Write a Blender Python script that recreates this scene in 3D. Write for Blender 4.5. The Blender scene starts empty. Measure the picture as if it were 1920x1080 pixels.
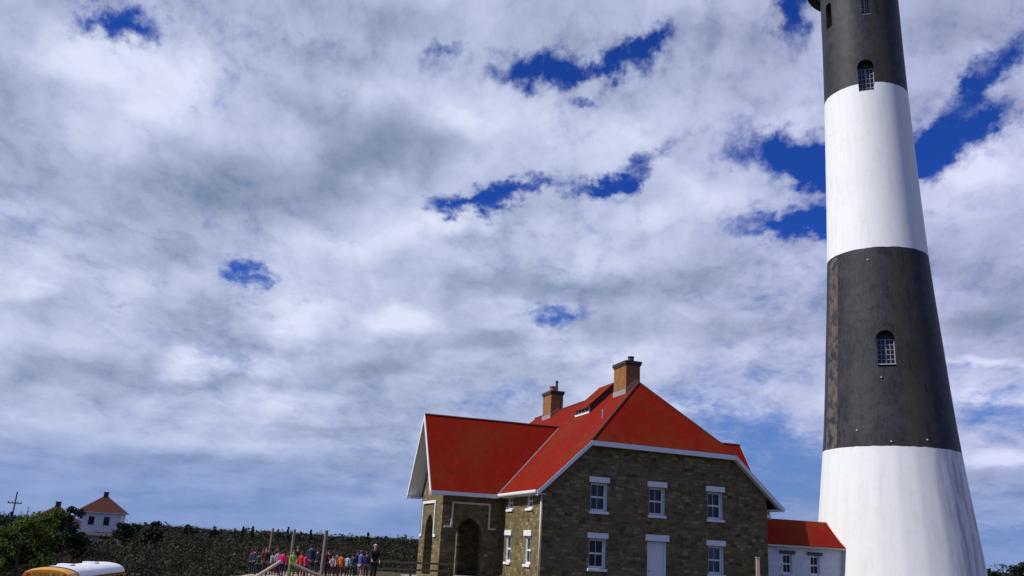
import bpy, bmesh, math, random
import numpy as np
from mathutils import Vector, Matrix
R = math.radians
random.seed(7); rng = np.random.default_rng(11)
scn = bpy.context.scene
col = scn.collection

# ------------------------------------------------------------------ camera
EYE = 2.0
FPX, PITCH, ROLL = 1611.47, .2889, .0564
fw = Vector((0, math.cos(PITCH), math.sin(PITCH)))
r0 = Vector((1, 0, 0)); u0 = r0.cross(fw)
cr = math.cos(ROLL)*r0 + math.sin(ROLL)*u0
cu = -math.sin(ROLL)*r0 + math.cos(ROLL)*u0
cam = bpy.data.cameras.new('camera'); camo = bpy.data.objects.new('camera', cam); col.objects.link(camo)
cam.sensor_width = 36; cam.lens = 36*FPX/1920; cam.clip_start = .1; cam.clip_end = 20000
M3 = Matrix((cr, cu, -fw)).transposed()
camo.matrix_world = Matrix.Translation((0, 0, EYE)) @ M3.to_4x4()
scn.camera = camo
scn.render.resolution_x = 1024; scn.render.resolution_y = 576

# ------------------------------------------------------------------ light
SUN_AZ, SUN_EL = 252.7, 43.5                    # clockwise from +y
sl = bpy.data.lights.new('sun', 'SUN'); sl.energy = 4.3; sl.angle = R(.5); sl.color = (1, .96, .88)
slo = bpy.data.objects.new('sun', sl); col.objects.link(slo)
sd = Vector((math.sin(R(SUN_AZ))*math.cos(R(SUN_EL)), math.cos(R(SUN_AZ))*math.cos(R(SUN_EL)), math.sin(R(SUN_EL))))
slo.rotation_euler = sd.to_track_quat('Z', 'Y').to_euler()
slo.location = (-60, -20, 60)
scn.view_settings.view_transform = 'Standard'; scn.view_settings.look = 'None'
scn.view_settings.exposure = 0; scn.view_settings.gamma = 1

# ------------------------------------------------------------------ node helper
class NT:
    def __init__(s, nt):
        s.nt = nt; s.nt.nodes.clear(); s.x = 0
    def n(s, t, ins=None, **kw):
        nd = s.nt.nodes.new(t); s.x += 1; nd.location = ((s.x % 40)*180, -(s.x//40)*300)
        for k, v in kw.items(): setattr(nd, k, v)
        for k, v in (ins or {}).items():
            sk = nd.inputs[k]
            if isinstance(v, bpy.types.NodeSocket): s.nt.links.new(v, sk)
            else: sk.default_value = v
        return nd
    def m(s, op, a, b=0.0, c=None, clamp=False):
        i = {0: a, 1: b}
        if c is not None: i[2] = c
        return s.n('ShaderNodeMath', i, operation=op, use_clamp=clamp).outputs[0]
    def vm(s, op, a, b=None, scale=None):
        i = {0: a}
        if b is not None: i[1] = b
        nd = s.n('ShaderNodeVectorMath', i, operation=op)
        if scale is not None:
            if isinstance(scale, bpy.types.NodeSocket): s.nt.links.new(scale, nd.inputs['Scale'])
            else: nd.inputs['Scale'].default_value = scale
        return nd.outputs[1] if op in ('LENGTH', 'DOT_PRODUCT', 'DISTANCE') else nd.outputs[0]
    def noise(s, vec, scale=1, detail=6, rough=.5, dist=0, w=None, lac=2):
        i = {'Vector': vec, 'Scale': scale, 'Detail': detail, 'Roughness': rough, 'Distortion': dist, 'Lacunarity': lac}
        return s.n('ShaderNodeTexNoise', i)
    def noise2(s, vec, scale=1, detail=6, rough=.5):
        return s.n('ShaderNodeTexNoise', {'Vector': vec, 'Scale': scale, 'Detail': detail, 'Roughness': rough}, noise_dimensions='2D')
    def ss(s, x, a, b, lo=0.0, hi=1.0):
        return s.n('ShaderNodeMapRange', {0: x, 1: a, 2: b, 3: lo, 4: hi}, interpolation_type='SMOOTHSTEP').outputs[0]
    def lin(s, x, a, b, lo=0.0, hi=1.0):
        return s.n('ShaderNodeMapRange', {0: x, 1: a, 2: b, 3: lo, 4: hi}).outputs[0]
    def mix(s, f, a, b, blend='MIX'):
        nd = s.n('ShaderNodeMix', data_type='RGBA', blend_type=blend)
        for k, v in ((0, f), (6, a), (7, b)):
            if isinstance(v, bpy.types.NodeSocket): s.nt.links.new(v, nd.inputs[k])
            else: nd.inputs[k].default_value = v if k == 0 else (*v[:3], 1)
        return nd.outputs[2]
    def ramp(s, f, stops, interp='LINEAR'):
        nd = s.n('ShaderNodeValToRGB', {0: f}); e = nd.color_ramp.elements; nd.color_ramp.interpolation = interp
        while len(e) < len(stops): e.new(.5)
        for q, (p, c) in zip(e, stops): q.position = p; q.color = (*c, 1)
        return nd.outputs[0]

def lin8(r, g, b):
    f = lambda c: ((c/255+.055)/1.055)**2.4 if c > 10 else c/255/12.92
    return (f(r), f(g), f(b))

# ------------------------------------------------------------------ sky (world)
# cloud gaps and light / dark cloud banks: (azimuth, elevation, half sizes, tilt, amount), all degrees
HOLES = [(-28.24, 28.85, 3.13, 1.28, 10.4, 1.25), (-5.86, 31.94, 2.41, 0.73, 0.6, 0.75), (-6.35, 30.9, 2.39, 1.34, 5.0, 0.45), (1.16, 30.83, 3.77, 1.5, 11.4, 1.5), (5.07, 31.15, 2.77, 0.94, 6.5, 0.85), (8.04, 31.8, 3.36, 1.34, 24.1, 1.1), (9.6, 33.07, 1.42, 0.98, 23.4, 0.75), (4.56, 29.04, 1.34, 0.54, 0.5, 0.7), (-1.59, 31.6, 1.61, 0.47, 3.0, 0.5), (-4.71, 21.85, 2.09, 0.92, 4.3, 1.0), (-2.08, 22.39, 2.66, 1.07, 19.9, 1.25), (1.1, 23.69, 2.85, 0.93, 20.3, 1.1), (3.99, 23.62, 1.53, 0.77, 1.2, 0.7), (6.1, 23.48, 2.64, 1.12, 9.4, 1.15), (8.73, 24.81, 3.48, 1.07, 24.8, 1.0), (19.37, 25.09, 6.42, 2.05, -13.4, 1.5), (21.37, 23.59, 2.36, 1.97, -24.7, 1.0), (18.84, 20.84, 5.0, 1.42, -0.2, 1.5), (22.85, 20.49, 3.82, 1.32, -5.2, 1.0), (19.84, 33.17, 1.75, 1.82, -7.1, 1.3), (-18.23, 15.74, 2.04, 1.02, -0.2, 1.0), (-17.63, 14.69, 0.94, 0.95, 7.6, 0.6), (2.87, 14.66, 2.27, 1.13, 2.1, 1.0), (-25.63, 12.49, 0.84, 0.52, 9.2, 0.45), (28.94, 24.87, 4.38, 1.95, 13.0, 1.4), (27.26, 23.6, 2.15, 1.74, -7.9, 1.0), (32.12, 28.81, 3.08, 1.35, 23.5, 1.2), (30.72, 27.26, 3.44, 1.11, 14.3, 0.8), (32.17, 25.47, 1.97, 0.85, 10.1, 0.8), (30.27, 8.73, 4.87, 1.82, -1.7, 1.0), (29.39, 11.06, 3.23, 0.68, -2.8, 0.35), (16.67, 6.32, 6.57, 2.94, 1.1, 1.1), (13.41, 9.27, 5.58, 2.38, -9.4, 0.75), (18.19, 3.76, 3.7, 1.28, 1.9, 0.5), (29.6, 1.77, 3.06, 1.15, 2.5, 0.6), (0.06, 9.29, 3.22, 1.05, 12.7, 0.45), (15.82, 11.67, 4.92, 1.36, -0.4, 0.3)]
SHADES = [(-9.8, 25.08, 6.53, 3.29, 12.6, -1.15), (-11.8, 22.93, 3.36, 1.73, 6.7, -0.3), (-18.96, 21.17, 6.39, 2.02, 3.8, -0.5), (-25.17, 19.32, 6.6, 1.3, 10.6, -0.35), (-15.85, 25.43, 4.45, 2.7, 8.4, -0.3), (-2.22, 16.42, 6.3, 1.78, 2.8, -0.5), (4.45, 16.57, 5.84, 1.24, 1.1, -0.5), (10.65, 17.56, 4.27, 1.22, -0.6, -0.25), (-30.9, 20.26, 4.52, 3.4, 13.7, -0.35), (-33.36, 28.41, 6.26, 1.16, 17.1, -0.4), (-12.41, 33.12, 6.79, 1.45, 6.8, -0.3), (-19.68, 30.69, 5.58, 1.44, 3.5, 0.15), (-17.49, 26.5, 4.43, 1.99, 9.2, -0.1), (-24.24, 26.59, 4.5, 2.07, 12.3, 0.9), (-30.71, 26.31, 5.42, 1.51, 15.3, 0.7), (-26.94, 23.51, 3.91, 1.58, 13.0, 0.3), (-31.1, 17.04, 3.18, 1.08, 12.7, 0.6), (-27.1, 16.3, 3.7, 0.96, 10.8, 0.15), (-30.56, 13.05, 2.83, 1.24, 10.7, 0.6), (-23.3, 16.02, 4.57, 0.99, 9.3, -0.1), (-17.65, 18.3, 5.64, 1.19, 7.8, 0.1), (-12.02, 18.72, 3.28, 1.39, 6.3, 0.35), (-14.39, 13.55, 2.96, 1.89, 6.2, 0.95), (-10.63, 12.9, 4.28, 1.39, 5.1, 0.2), (-7.15, 13.92, 2.9, 1.06, 4.5, 0.85), (-0.87, 12.77, 4.0, 0.88, 2.9, -0.7), (-8.97, 10.6, 4.97, 0.87, 4.4, -0.45), (-20.35, 9.77, 2.41, 1.16, 6.7, 1.0), (-16.44, 9.88, 3.02, 1.18, 5.9, 0.35), (3.86, 12.65, 3.24, 1.41, 2.0, 0.6), (-18.25, 8.67, 4.95, 0.53, 5.8, -0.4), (-4.06, 20.84, 2.84, 0.92, 13.2, 1.0), (-7.73, 19.88, 2.99, 1.06, 5.1, 0.4), (1.28, 20.53, 4.53, 1.59, 1.9, 0.5), (8.03, 21.4, 4.43, 1.4, -0.5, 0.55), (14.29, 22.35, 4.6, 1.54, -12.3, 0.35), (5.11, 18.89, 5.9, 1.42, 0.6, 0.25), (-5.02, 27.46, 3.53, 1.72, 4.2, 0.5), (-0.69, 27.42, 4.69, 1.56, 10.9, 0.35), (7.93, 26.94, 7.51, 2.08, 7.0, 0.25), (18.12, 29.14, 5.3, 2.95, -6.2, 0.05), (14.49, 32.98, 6.72, 1.93, -5.6, -0.15), (18.7, 17.4, 3.63, 1.69, -2.8, 0.55), (13.5, 16.84, 4.16, 1.39, -1.2, 0.3), (15.89, 14.4, 5.95, 1.2, -1.4, -0.5), (8.16, 13.67, 5.65, 1.05, 0.6, -0.4), (30.9, 23.39, 3.4, 1.85, 0.9, 0.9), (29.12, 20.51, 3.46, 2.2, -7.5, 0.3), (30.2, 16.61, 4.09, 1.56, -6.1, -0.35), (29.96, 14.13, 4.04, 1.24, -4.7, -0.75), (30.2, 30.85, 4.53, 2.69, -12.4, -0.35), (29.72, 11.66, 3.49, 0.43, -3.2, 0.7), (29.81, 9.66, 3.44, 0.37, -2.1, 0.7), (30.03, 6.32, 2.86, 0.54, -0.1, 0.9), (29.91, 4.99, 3.34, 0.89, 0.6, -0.3), (29.78, 3.66, 3.32, 0.41, 1.4, 0.4), (-22.06, 6.77, 2.78, 0.9, 6.0, 0.45), (-16.15, 7.71, 4.0, 0.74, 5.2, 0.35), (-10.78, 8.02, 3.81, 0.82, 4.5, 0.3), (-26.01, 5.55, 4.71, 0.68, 6.0, 0.35), (-18.98, 4.96, 7.14, 0.58, 4.7, 0.4), (-10.15, 5.34, 6.9, 0.54, 3.8, 0.35), (-21.27, 3.8, 8.22, 0.38, 4.6, -0.25), (-13.32, 6.45, 8.93, 0.34, 4.3, -0.3), (-26.57, 8.64, 5.38, 1.26, 7.4, -0.35), (-25.58, 11.35, 6.21, 1.6, 8.2, 0.2), (-2.48, 9.67, 4.66, 1.4, 3.2, 0.05), (0.32, 10.89, 3.6, 1.05, 2.8, -0.1)]
world = bpy.data.worlds.new('World'); scn.world = world; world.use_nodes = True
world.cycles.sampling_method = 'MANUAL'; world.cycles.sample_map_resolution = 512
w = NT(world.node_tree)
d = w.n('ShaderNodeTexCoord').outputs['Generated']
dn = w.vm('NORMALIZE', d)
sp = w.n('ShaderNodeSeparateXYZ', {0: dn})
X, Y, Z = sp.outputs
az = w.m('MULTIPLY', w.m('ARCTAN2', X, Y), 57.29578)
el = w.m('MULTIPLY', w.m('ARCSINE', Z), 57.29578)
P = w.n('ShaderNodeCombineXYZ', {0: az, 1: el, 2: 0.0}).outputs[0]
# cloud space: features shrink and flatten towards the horizon
vy = w.m('MULTIPLY', w.m('LOGARITHM', w.m('ADD', w.m('MAXIMUM', el, -1.0), 8.0), 2.718282), 38.0)
V = w.n('ShaderNodeCombineXYZ', {0: w.m('MULTIPLY', az, w.ss(el, 0, 30, 1.15, .9)), 1: vy, 2: 0.0}).outputs[0]
W1 = w.vm('SUBTRACT', w.noise2(V, .16, 4, .55).outputs['Color'], (.5, .5, .5))
W2 = w.vm('SUBTRACT', w.noise2(V, .62, 5, .6).outputs['Color'], (.5, .5, .5))
lowk = w.ss(el, 0, 18, .35, 1.0)
off = w.vm('ADD', w.vm('MULTIPLY', W1, (4.0, 2.0, 0)), w.vm('MULTIPLY', W2, (3.6, 2.4, 0)))
off = w.vm('SCALE', off, scale=lowk)
PW = w.vm('ADD', P, off)
PS = w.vm('ADD', P, w.vm('SCALE', w.vm('ADD', w.vm('MULTIPLY', W1, (5, 3, 0)), w.vm('MULTIPLY', W2, (1.2, .8, 0))), scale=lowk))
def blobsum(vec, table):
    tot = None
    for a, e, ra, re, ro, amp in table:
        if tot is not None: vec = w.n('ShaderNodeVectorMath', {0: tot, 1: (1e-7, 1e-7, 0), 2: vec}, operation='MULTIPLY_ADD').outputs[0]
        mp = w.n('ShaderNodeMapping', {'Vector': vec, 'Location': (a, e, 0), 'Rotation': (0, 0, R(ro)), 'Scale': (ra*1.3, re*1.3, 1)}, vector_type='TEXTURE').outputs[0]
        ln = w.vm('LENGTH', mp)
        v = w.ss(ln, 0.0, 1.0, amp, 0.0)
        tot = v if tot is None else w.m('ADD', tot, v)
    return tot
holes = blobsum(PW, HOLES)
shade = blobsum(w.n('ShaderNodeVectorMath', {0: holes, 1: (1e-7, 1e-7, 0), 2: PS}, operation='MULTIPLY_ADD').outputs[0], SHADES)
def heap(vec):
    """billowing cloud height: broad heaps, rounded lobes, fine crumbs"""
    wv = w.vm('ADD', vec, w.vm('MULTIPLY', w.vm('SUBTRACT', w.noise2(vec, .30, 3, .55).outputs['Color'], (.5, .5, .5)), (3.2, 3.2, 0)))
    big = w.noise2(wv, .07, 3, .45).outputs[0]
    lob = w.n('ShaderNodeTexVoronoi', {'Vector': wv, 'Scale': .15, 'Smoothness': .9}, feature='SMOOTH_F1', voronoi_dimensions='2D').outputs['Distance']
    fine = w.noise2(wv, .45, 5, .54).outputs[0]
    h = w.m('MULTIPLY', big, .9)
    h = w.m('SUBTRACT', h, w.m('MULTIPLY', lob, .46))
    return w.m('ADD', h, w.m('MULTIPLY', fine, .26)), big, fine
V = w.n('ShaderNodeVectorMath', {0: shade, 1: (1e-7, 1e-7, 0), 2: V}, operation='MULTIPLY_ADD').outputs[0]
h0, big, fine = heap(V)
V1 = w.n('ShaderNodeVectorMath', {0: h0, 1: (1e-7, 1e-7, 0), 2: V}, operation='MULTIPLY_ADD').outputs[0]
h1, _b, _f = heap(w.vm('ADD', V1, (-1.1, 2.0, 0)))
relief = w.m('SUBTRACT', h0, h1)
c3 = w.noise2(V, 1.4, 4, .62).outputs[0]
cov = w.m('ADD', .98, w.m('MULTIPLY', w.m('SUBTRACT', big, .5), .9))
cov = w.m('ADD', cov, w.m('MULTIPLY', w.m('SUBTRACT', fine, .5), .75))
cov = w.m('ADD', cov, w.m('MULTIPLY', w.m('SUBTRACT', c3, .5), .45))
cov = w.m('SUBTRACT', cov, w.m('MULTIPLY', holes, .80))
# the side of the sky behind the photographer is clearer
back = w.ss(Y, .40, -.05, 0.0, .62)
cov = w.m('SUBTRACT', cov, back)
mask = w.ss(cov, -.02, .98)
low = w.ss(el, .5, 7.0, .30, 1.0)
mask = w.m('MULTIPLY', mask, low)
sh = w.m('ADD', .63, w.m('MULTIPLY', shade, .42))
sh = w.m('ADD', sh, w.m('MULTIPLY', w.m('SUBTRACT', big, .5), .5))
sh = w.m('ADD', sh, w.m('MULTIPLY', w.m('SUBTRACT', fine, .5), .10))
sh = w.m('ADD', sh, w.m('MULTIPLY', relief, .60))
sh = w.m('ADD', sh, w.m('MULTIPLY', w.m('SUBTRACT', c3, .5), .06))
ccol = w.ramp(sh, [(0.0, lin8(88, 122, 160)), (.25, lin8(128, 146, 172)), (.45, lin8(155, 168, 194)), (.65, lin8(180, 192, 219)), (1.0, lin8(220, 229, 246))])
ccol = w.mix(1.0, ccol, (1.01, .985, 1.03), 'MULTIPLY')
warm = w.ss(az, 2.0, 26.0, 0.0, .5)
ccol = w.mix(warm, ccol, w.mix(1.0, ccol, (1.0, .93, 1.03), 'MULTIPLY'))
ccol = w.mix(w.ss(el, 14, 3, 0.0, .45), ccol, w.mix(1.0, ccol, (.88, .93, 1.0), 'MULTIPLY'))
sky = w.n('ShaderNodeTexSky', sky_type='NISHITA', sun_disc=False, sun_elevation=R(SUN_EL), sun_rotation=R(SUN_AZ), air_density=1.0, dust_density=.3, ozone_density=3.0)
SKYK = .10
base = w.mix(1.0, sky.outputs[0], (SKYK*.11, SKYK*.32, SKYK*1.0), 'MULTIPLY')
base = w.mix(w.ss(el, 20, 2, 0.0, 1.0), base, lin8(104, 138, 196))
final = w.mix(mask, base, ccol)
bg = w.n('ShaderNodeBackground', {0: final, 1: 1.0})
w.n('ShaderNodeOutputWorld', {0: bg.outputs[0]})

# ------------------------------------------------------------------ materials
MATS = {}
def mat(name, color=None, rough=.7, spec=.3, build=None, bump=None, metal=0.0):
    m = bpy.data.materials.new(name); m.use_nodes = True; t = NT(m.node_tree)
    bs = t.n('ShaderNodeBsdfPrincipled', {'Roughness': rough, 'Specular IOR Level': spec, 'Metallic': metal})
    if color is not None: bs.inputs['Base Color'].default_value = (*color, 1)
    if build:
        c, h, hs = build(t)
        if c is not None: t.nt.links.new(c, bs.inputs['Base Color'])
        if h is not None:
            b = t.n('ShaderNodeBump', {'Height': h, 'Strength': hs[0], 'Distance': hs[1]})
            t.nt.links.new(b.outputs[0], bs.inputs['Normal'])
    t.n('ShaderNodeOutputMaterial', {0: bs.outputs[0]})
    MATS[name] = m; return m
def objco(t): return t.n('ShaderNodeTexCoord').outputs['Object']

def b_stone(t):
    o = objco(t); s = t.n('ShaderNodeSeparateXYZ', {0: o})
    a = t.m('ADD', s.outputs[0], s.outputs[1])
    v = t.n('ShaderNodeCombineXYZ', {0: a, 1: s.outputs[2], 2: 0.0}).outputs[0]
    wv = t.vm('ADD', v, t.vm('MULTIPLY', t.vm('SUBTRACT', t.noise(v, 1.7, 2).outputs['Color'], (.5, .5, .5)), (.26, .20, 0)))
    br = t.n('ShaderNodeTexBrick', {'Vector': wv, 'Color1': (0, 0, 0, 1), 'Color2': (1, 1, 1, 1), 'Mortar': (.5, .5, .5, 1), 'Scale': 1.0, 'Mortar Size': .018, 'Mortar Smooth': .3, 'Brick Width': .42, 'Row Height': .19}, offset=.43, squash=.7, squash_frequency=3)
    n1 = t.noise(v, 3.1, 5, .6).outputs[0]; n2 = t.noise(v, 22, 3, .6).outputs[0]; n3 = t.noise(v, .5, 3).outputs[0]
    f = t.m('ADD', t.m('MULTIPLY', t.n('ShaderNodeSeparateColor', {0: br.outputs[0]}).outputs[0], .6), t.m('MULTIPLY', n1, .5))
    f = t.m('ADD', f, t.m('MULTIPLY', t.m('SUBTRACT', n2, .5), .4))
    c = t.ramp(f, [(.12, (.03, .022, .016)), (.33, (.10, .078, .040)), (.50, (.185, .148, .068)), (.66, (.145, .09, .052)), (.80, (.24, .19, .088)), (.97, (.34, .29, .18))])
    c = t.mix(t.m('MULTIPLY', br.outputs['Fac'], .5), c, (.15, .125, .07))
    c = t.mix(t.ss(n3, .45, .65, 0, .35), c, (.10, .085, .05))
    c = t.mix(t.ss(t.noise(v, 2.1, 4, .6).outputs[0], .52, .66, 0, .55), c, (.20, .19, .085))
    c = t.mix(t.ss(t.noise(t.vm('ADD', v, (9.0, 4.0, 0)), 1.7, 4, .65).outputs[0], .56, .68, 0, .6), c, (.075, .05, .035))
    h = t.m('SUBTRACT', n1, t.m('MULTIPLY', br.outputs['Fac'], 1.2))
    return c, h, (.8, .05)
mat('stone', rough=.9, spec=.15, build=b_stone)

def b_roof(t):
    o = objco(t); s = t.n('ShaderNodeSeparateXYZ', {0: o})
    n1 = t.noise(o, .35, 4, .6).outputs[0]; n2 = t.noise(o, 9, 3, .6).outputs[0]
    rows = t.m('FRACT', t.m('MULTIPLY', s.outputs[2], 5.5))
    a = t.m('ADD', s.outputs[0], s.outputs[1])
    v = t.n('ShaderNodeCombineXYZ', {0: a, 1: s.outputs[2], 2: 0.0}).outputs[0]
    br = t.n('ShaderNodeTexBrick', {'Vector': v, 'Color1': (0, 0, 0, 1), 'Color2': (1, 1, 1, 1), 'Scale': 1.0, 'Mortar Size': .006, 'Brick Width': .3, 'Row Height': .182})
    k = t.n('ShaderNodeSeparateColor', {0: br.outputs[0]}).outputs[0]
    c = t.mix(t.m('MULTIPLY', k, .35), (.200, .009, .0035), (.140, .0085, .0035))
    c = t.mix(t.ss(n1, .42, .62, 0, .8), c, (.160, .020, .005))
    n4 = t.noise(t.vm('MULTIPLY', o, (1.2, 1.2, .18)), 2.4, 6, .65).outputs[0]
    c = t.mix(t.ss(n4, .50, .72, 0, .55), c, (.10, .010, .006))
    c = t.mix(t.ss(t.noise(o, 1.1, 5, .6).outputs[0], .56, .72, 0, .5), c, (.24, .018, .012))
    c = t.mix(t.ss(n2, .5, .75, 0, .2), c, (.12, .010, .005))
    return c, t.m('ADD', t.m('MULTIPLY', rows, -1.0), t.m('MULTIPLY', k, .3)), (.35, .02)
mat('red_roof', rough=.85, spec=.06, build=b_roof)

def b_white(t):
    o = objco(t); n = t.noise(o, 2.5, 5, .6).outputs[0]
    return t.mix(t.ss(n, .45, .8, 0, .5), (.74, .75, .74), (.55, .54, .50)), n, (.1, .01)
mat('white_paint', rough=.55, spec=.3, build=b_white)
mat('cream_paint', (.55, .52, .42), .6)
mat('grey_lintel', (.07, .07, .085), .8)
mat('glass', (.010, .013, .020), .12, .35)
mat('teal_glass', (.012, .045, .07), .1, .8)
mat('white_door', rough=.5, build=lambda t: (t.mix(t.noise(objco(t), 1.2, 3).outputs[0], (.66, .70, .74), (.72, .74, .76)), None, None))
mat('inner_dark', (.03, .028, .025), .9)

def b_brick(t):
    o = objco(t); s = t.n('ShaderNodeSeparateXYZ', {0: o})
    v = t.n('ShaderNodeCombineXYZ', {0: t.m('ADD', s.outputs[0], s.outputs[1]), 1: s.outputs[2], 2: 0.0}).outputs[0]
    br = t.n('ShaderNodeTexBrick', {'Vector': v, 'Color1': (.30, .105, .028, 1), 'Color2': (.20, .065, .022, 1), 'Mortar': (.20, .12, .06, 1), 'Scale': 1.0, 'Mortar Size': .012, 'Brick Width': .22, 'Row Height': .075})
    n = t.noise(o, 2.2, 4, .6).outputs[0]
    return t.mix(t.ss(n, .45, .7, 0, .7), br.outputs[0], (.30, .15, .04)), br.outputs['Fac'], (-.4, .01)
mat('brick', rough=.85, build=b_brick)
mat('dark_cap', (.06, .045, .04), .85)
mat('terracotta', (.38, .10, .06), .8)
mat('lead', rough=.6, build=lambda t: (t.mix(t.noise(objco(t), 5, 4).outputs[0], (.20, .19, .19), (.34, .33, .33)), None, None))
mat('dark_metal', (.05, .05, .055), .5, metal=.5)

def b_whitebrick(t):
    o = objco(t); s = t.n('ShaderNodeSeparateXYZ', {0: o})
    v = t.n('ShaderNodeCombineXYZ', {0: t.m('ADD', s.outputs[0], s.outputs[1]), 1: s.outputs[2], 2: 0.0}).outputs[0]
    br = t.n('ShaderNodeTexBrick', {'Vector': v, 'Color1': (.70, .71, .76, 1), 'Color2': (.60, .61, .68, 1), 'Mortar': (.55, .56, .60, 1), 'Scale': 1.0, 'Mortar Size': .015, 'Brick Width': .4, 'Row Height': .16})
    n = t.noise(o, 1.4, 5, .6).outputs[0]
    return t.mix(t.ss(n, .4, .75, 0, .6), br.outputs[0], (.48, .49, .57)), br.outputs['Fac'], (-.4, .01)
mat('white_brick', rough=.7, build=b_whitebrick)

BAND = (10.0, 25.15, 39.45)
def b_tower(t):
    o = objco(t); s = t.n('ShaderNodeSeparateXYZ', {0: o}); x, y, z = s.outputs
    ang = t.m('ARCTAN2', y, x)                         # -pi..pi, -pi/2 faces the camera side
    cyl = t.n('ShaderNodeCombineXYZ', {0: t.m('MULTIPLY', ang, 4.0), 1: t.m('MULTIPLY', z, .12), 2: 0.0}).outputs[0]
    streak = t.noise(cyl, 2.6, 6, .65).outputs[0]; fine = t.noise(cyl, 9, 5, .6).outputs[0]
    n1 = t.noise(o, .45, 5, .6).outputs[0]; n2 = t.noise(o, 1.6, 4, .6).outputs[0]; n3 = t.noise(o, 14, 3, .6).outputs[0]
    wob = t.m('MULTIPLY', t.m('SUBTRACT', t.noise(o, 1.5, 3).outputs[0], .5), .12)
    zw = t.m('ADD', z, wob)
    isb = t.m('ADD', t.m('MULTIPLY', t.m('GREATER_THAN', zw, BAND[0]), t.m('LESS_THAN', zw, BAND[1])), t.m('GREATER_THAN', zw, BAND[2]))
    # white paint, with grey vertical streaks; darker mauve streaks on one side below the black band
    wc = t.mix(t.ss(streak, .46, .70, 0, .32), (.78, .79, .80), (.58, .57, .54))
    wc = t.mix(t.ss(n2, .5, .8, 0, .35), wc, (.62, .62, .60))
    lowz = t.m('LESS_THAN', z, BAND[0])
    side = t.m('MULTIPLY', t.ss(ang, -1.85, -1.35), t.ss(ang, .6, -.4))
    side_streak = t.m('MULTIPLY', t.m('MULTIPLY', side, lowz), t.ss(streak, .42, .62, 0, .75))
    wc = t.mix(side_streak, wc, (.34, .26, .29))
    wc = t.mix(t.m('MULTIPLY', lowz, .22), wc, (.60, .61, .61))
    # black paint, thin and brownish in patches
    bc = t.mix(t.ss(n1, .44, .56, 0, 1.0), (.018, .019, .028), (.034, .033, .042))
    bc = t.mix(t.ss(n2, .48, .62, 0, .75), bc, (.011, .011, .017))
    patch = t.m('MULTIPLY', t.m('MULTIPLY', t.ss(ang, -2.20, -1.90), t.ss(ang, -1.45, -1.66)), t.ss(t.m('ADD', streak, t.m('MULTIPLY', n1, .5)), .56, .80))
    bc = t.mix(t.m('MULTIPLY', patch, .85), bc, (.050, .046, .026))
    absa = t.m('ABSOLUTE', ang)
    strip = t.m('MULTIPLY', t.m('GREATER_THAN', ang, 2.80), t.m('MULTIPLY', t.m('LESS_THAN', z, 25.0), t.ss(n2, .38, .56)))
    bc = t.mix(t.m('MULTIPLY', strip, .85), bc, (.15, .115, .09))
    pb = t.n('ShaderNodeTexBrick', {'Vector': t.n('ShaderNodeCombineXYZ', {0: t.m('MULTIPLY', ang, 4.2), 1: z, 2: 0.0}).outputs[0], 'Color1': (0, 0, 0, 1), 'Color2': (1, 1, 1, 1), 'Scale': 1.0, 'Mortar Size': .02, 'Brick Width': 2.6, 'Row Height': 3.1})
    pk = t.n('ShaderNodeSeparateColor', {0: pb.outputs[0]}).outputs[0]
    bc = t.mix(t.m('MULTIPLY', pk, .40), bc, t.mix(1.0, bc, (.60, .60, .62), 'MULTIPLY'))
    bc = t.mix(t.m('MULTIPLY', pb.outputs['Fac'], .25), bc, (.012, .012, .014))
    bc = t.mix(t.ss(fine, .50, .66, 0, .6), bc, (.050, .050, .058))
    bc = t.mix(t.m('MULTIPLY', t.ss(t.noise(o, 1.3, 4, .6).outputs[0], .53, .62), .6), bc, (.038, .035, .037))
    c = t.mix(isb, wc, bc)
    h = t.m('ADD', t.m('MULTIPLY', n2, .6), t.m('MULTIPLY', n3, .4))
    return c, h, (.22, .04)
mat('tower_paint', rough=.62, spec=.3, build=b_tower)
mat('black_paint', (.03, .03, .036), .6)

def b_ground(t):
    g = t.n('ShaderNodeNewGeometry').outputs['Position']
    n1 = t.noise(g, .05, 6, .6).outputs[0]; n2 = t.noise(g, 1.3, 6, .65).outputs[0]
    c = t.ramp(n1, [(.35, (.035, .036, .018)), (.5, (.07, .058, .03)), (.65, (.05, .05, .022))])
    c = t.mix(t.ss(n2, .4, .7, 0, .6), c, (.10, .08, .045))
    return c, n2, (.7, .15)
mat('ground', rough=.95, spec=.1, build=b_ground)
mat('sand', rough=.95, build=lambda t: (t.mix(t.noise(objco(t), 1.5, 6, .6).outputs[0], (.26, .22, .15), (.38, .33, .24)), t.noise(objco(t), 8, 4).outputs[0], (.4, .03)))
def leafmat(name, stops, scale=.25, rough=.6, trans=.25):
    m = bpy.data.materials.new(name); m.use_nodes = True; t = NT(m.node_tree)
    g = t.n('ShaderNodeNewGeometry').outputs['Position']
    n1 = t.noise(g, scale, 4, .6).outputs[0]
    rnd = t.n('ShaderNodeAttribute', attribute_name='tint', attribute_type='GEOMETRY').outputs['Fac']
    f = t.m('ADD', t.m('MULTIPLY', n1, .62), t.m('MULTIPLY', rnd, .42))
    c = t.ramp(f, stops)
    df = t.n('ShaderNodeBsdfPrincipled', {'Base Color': c, 'Roughness': rough, 'Specular IOR Level': .15})
    tr = t.n('ShaderNodeBsdfTranslucent', {'Color': c})
    mx = t.n('ShaderNodeMixShader', {0: trans, 1: df.outputs[0], 2: tr.outputs[0]})
    t.n('ShaderNodeOutputMaterial', {0: mx.outputs[0]})
    MATS[name] = m
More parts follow.
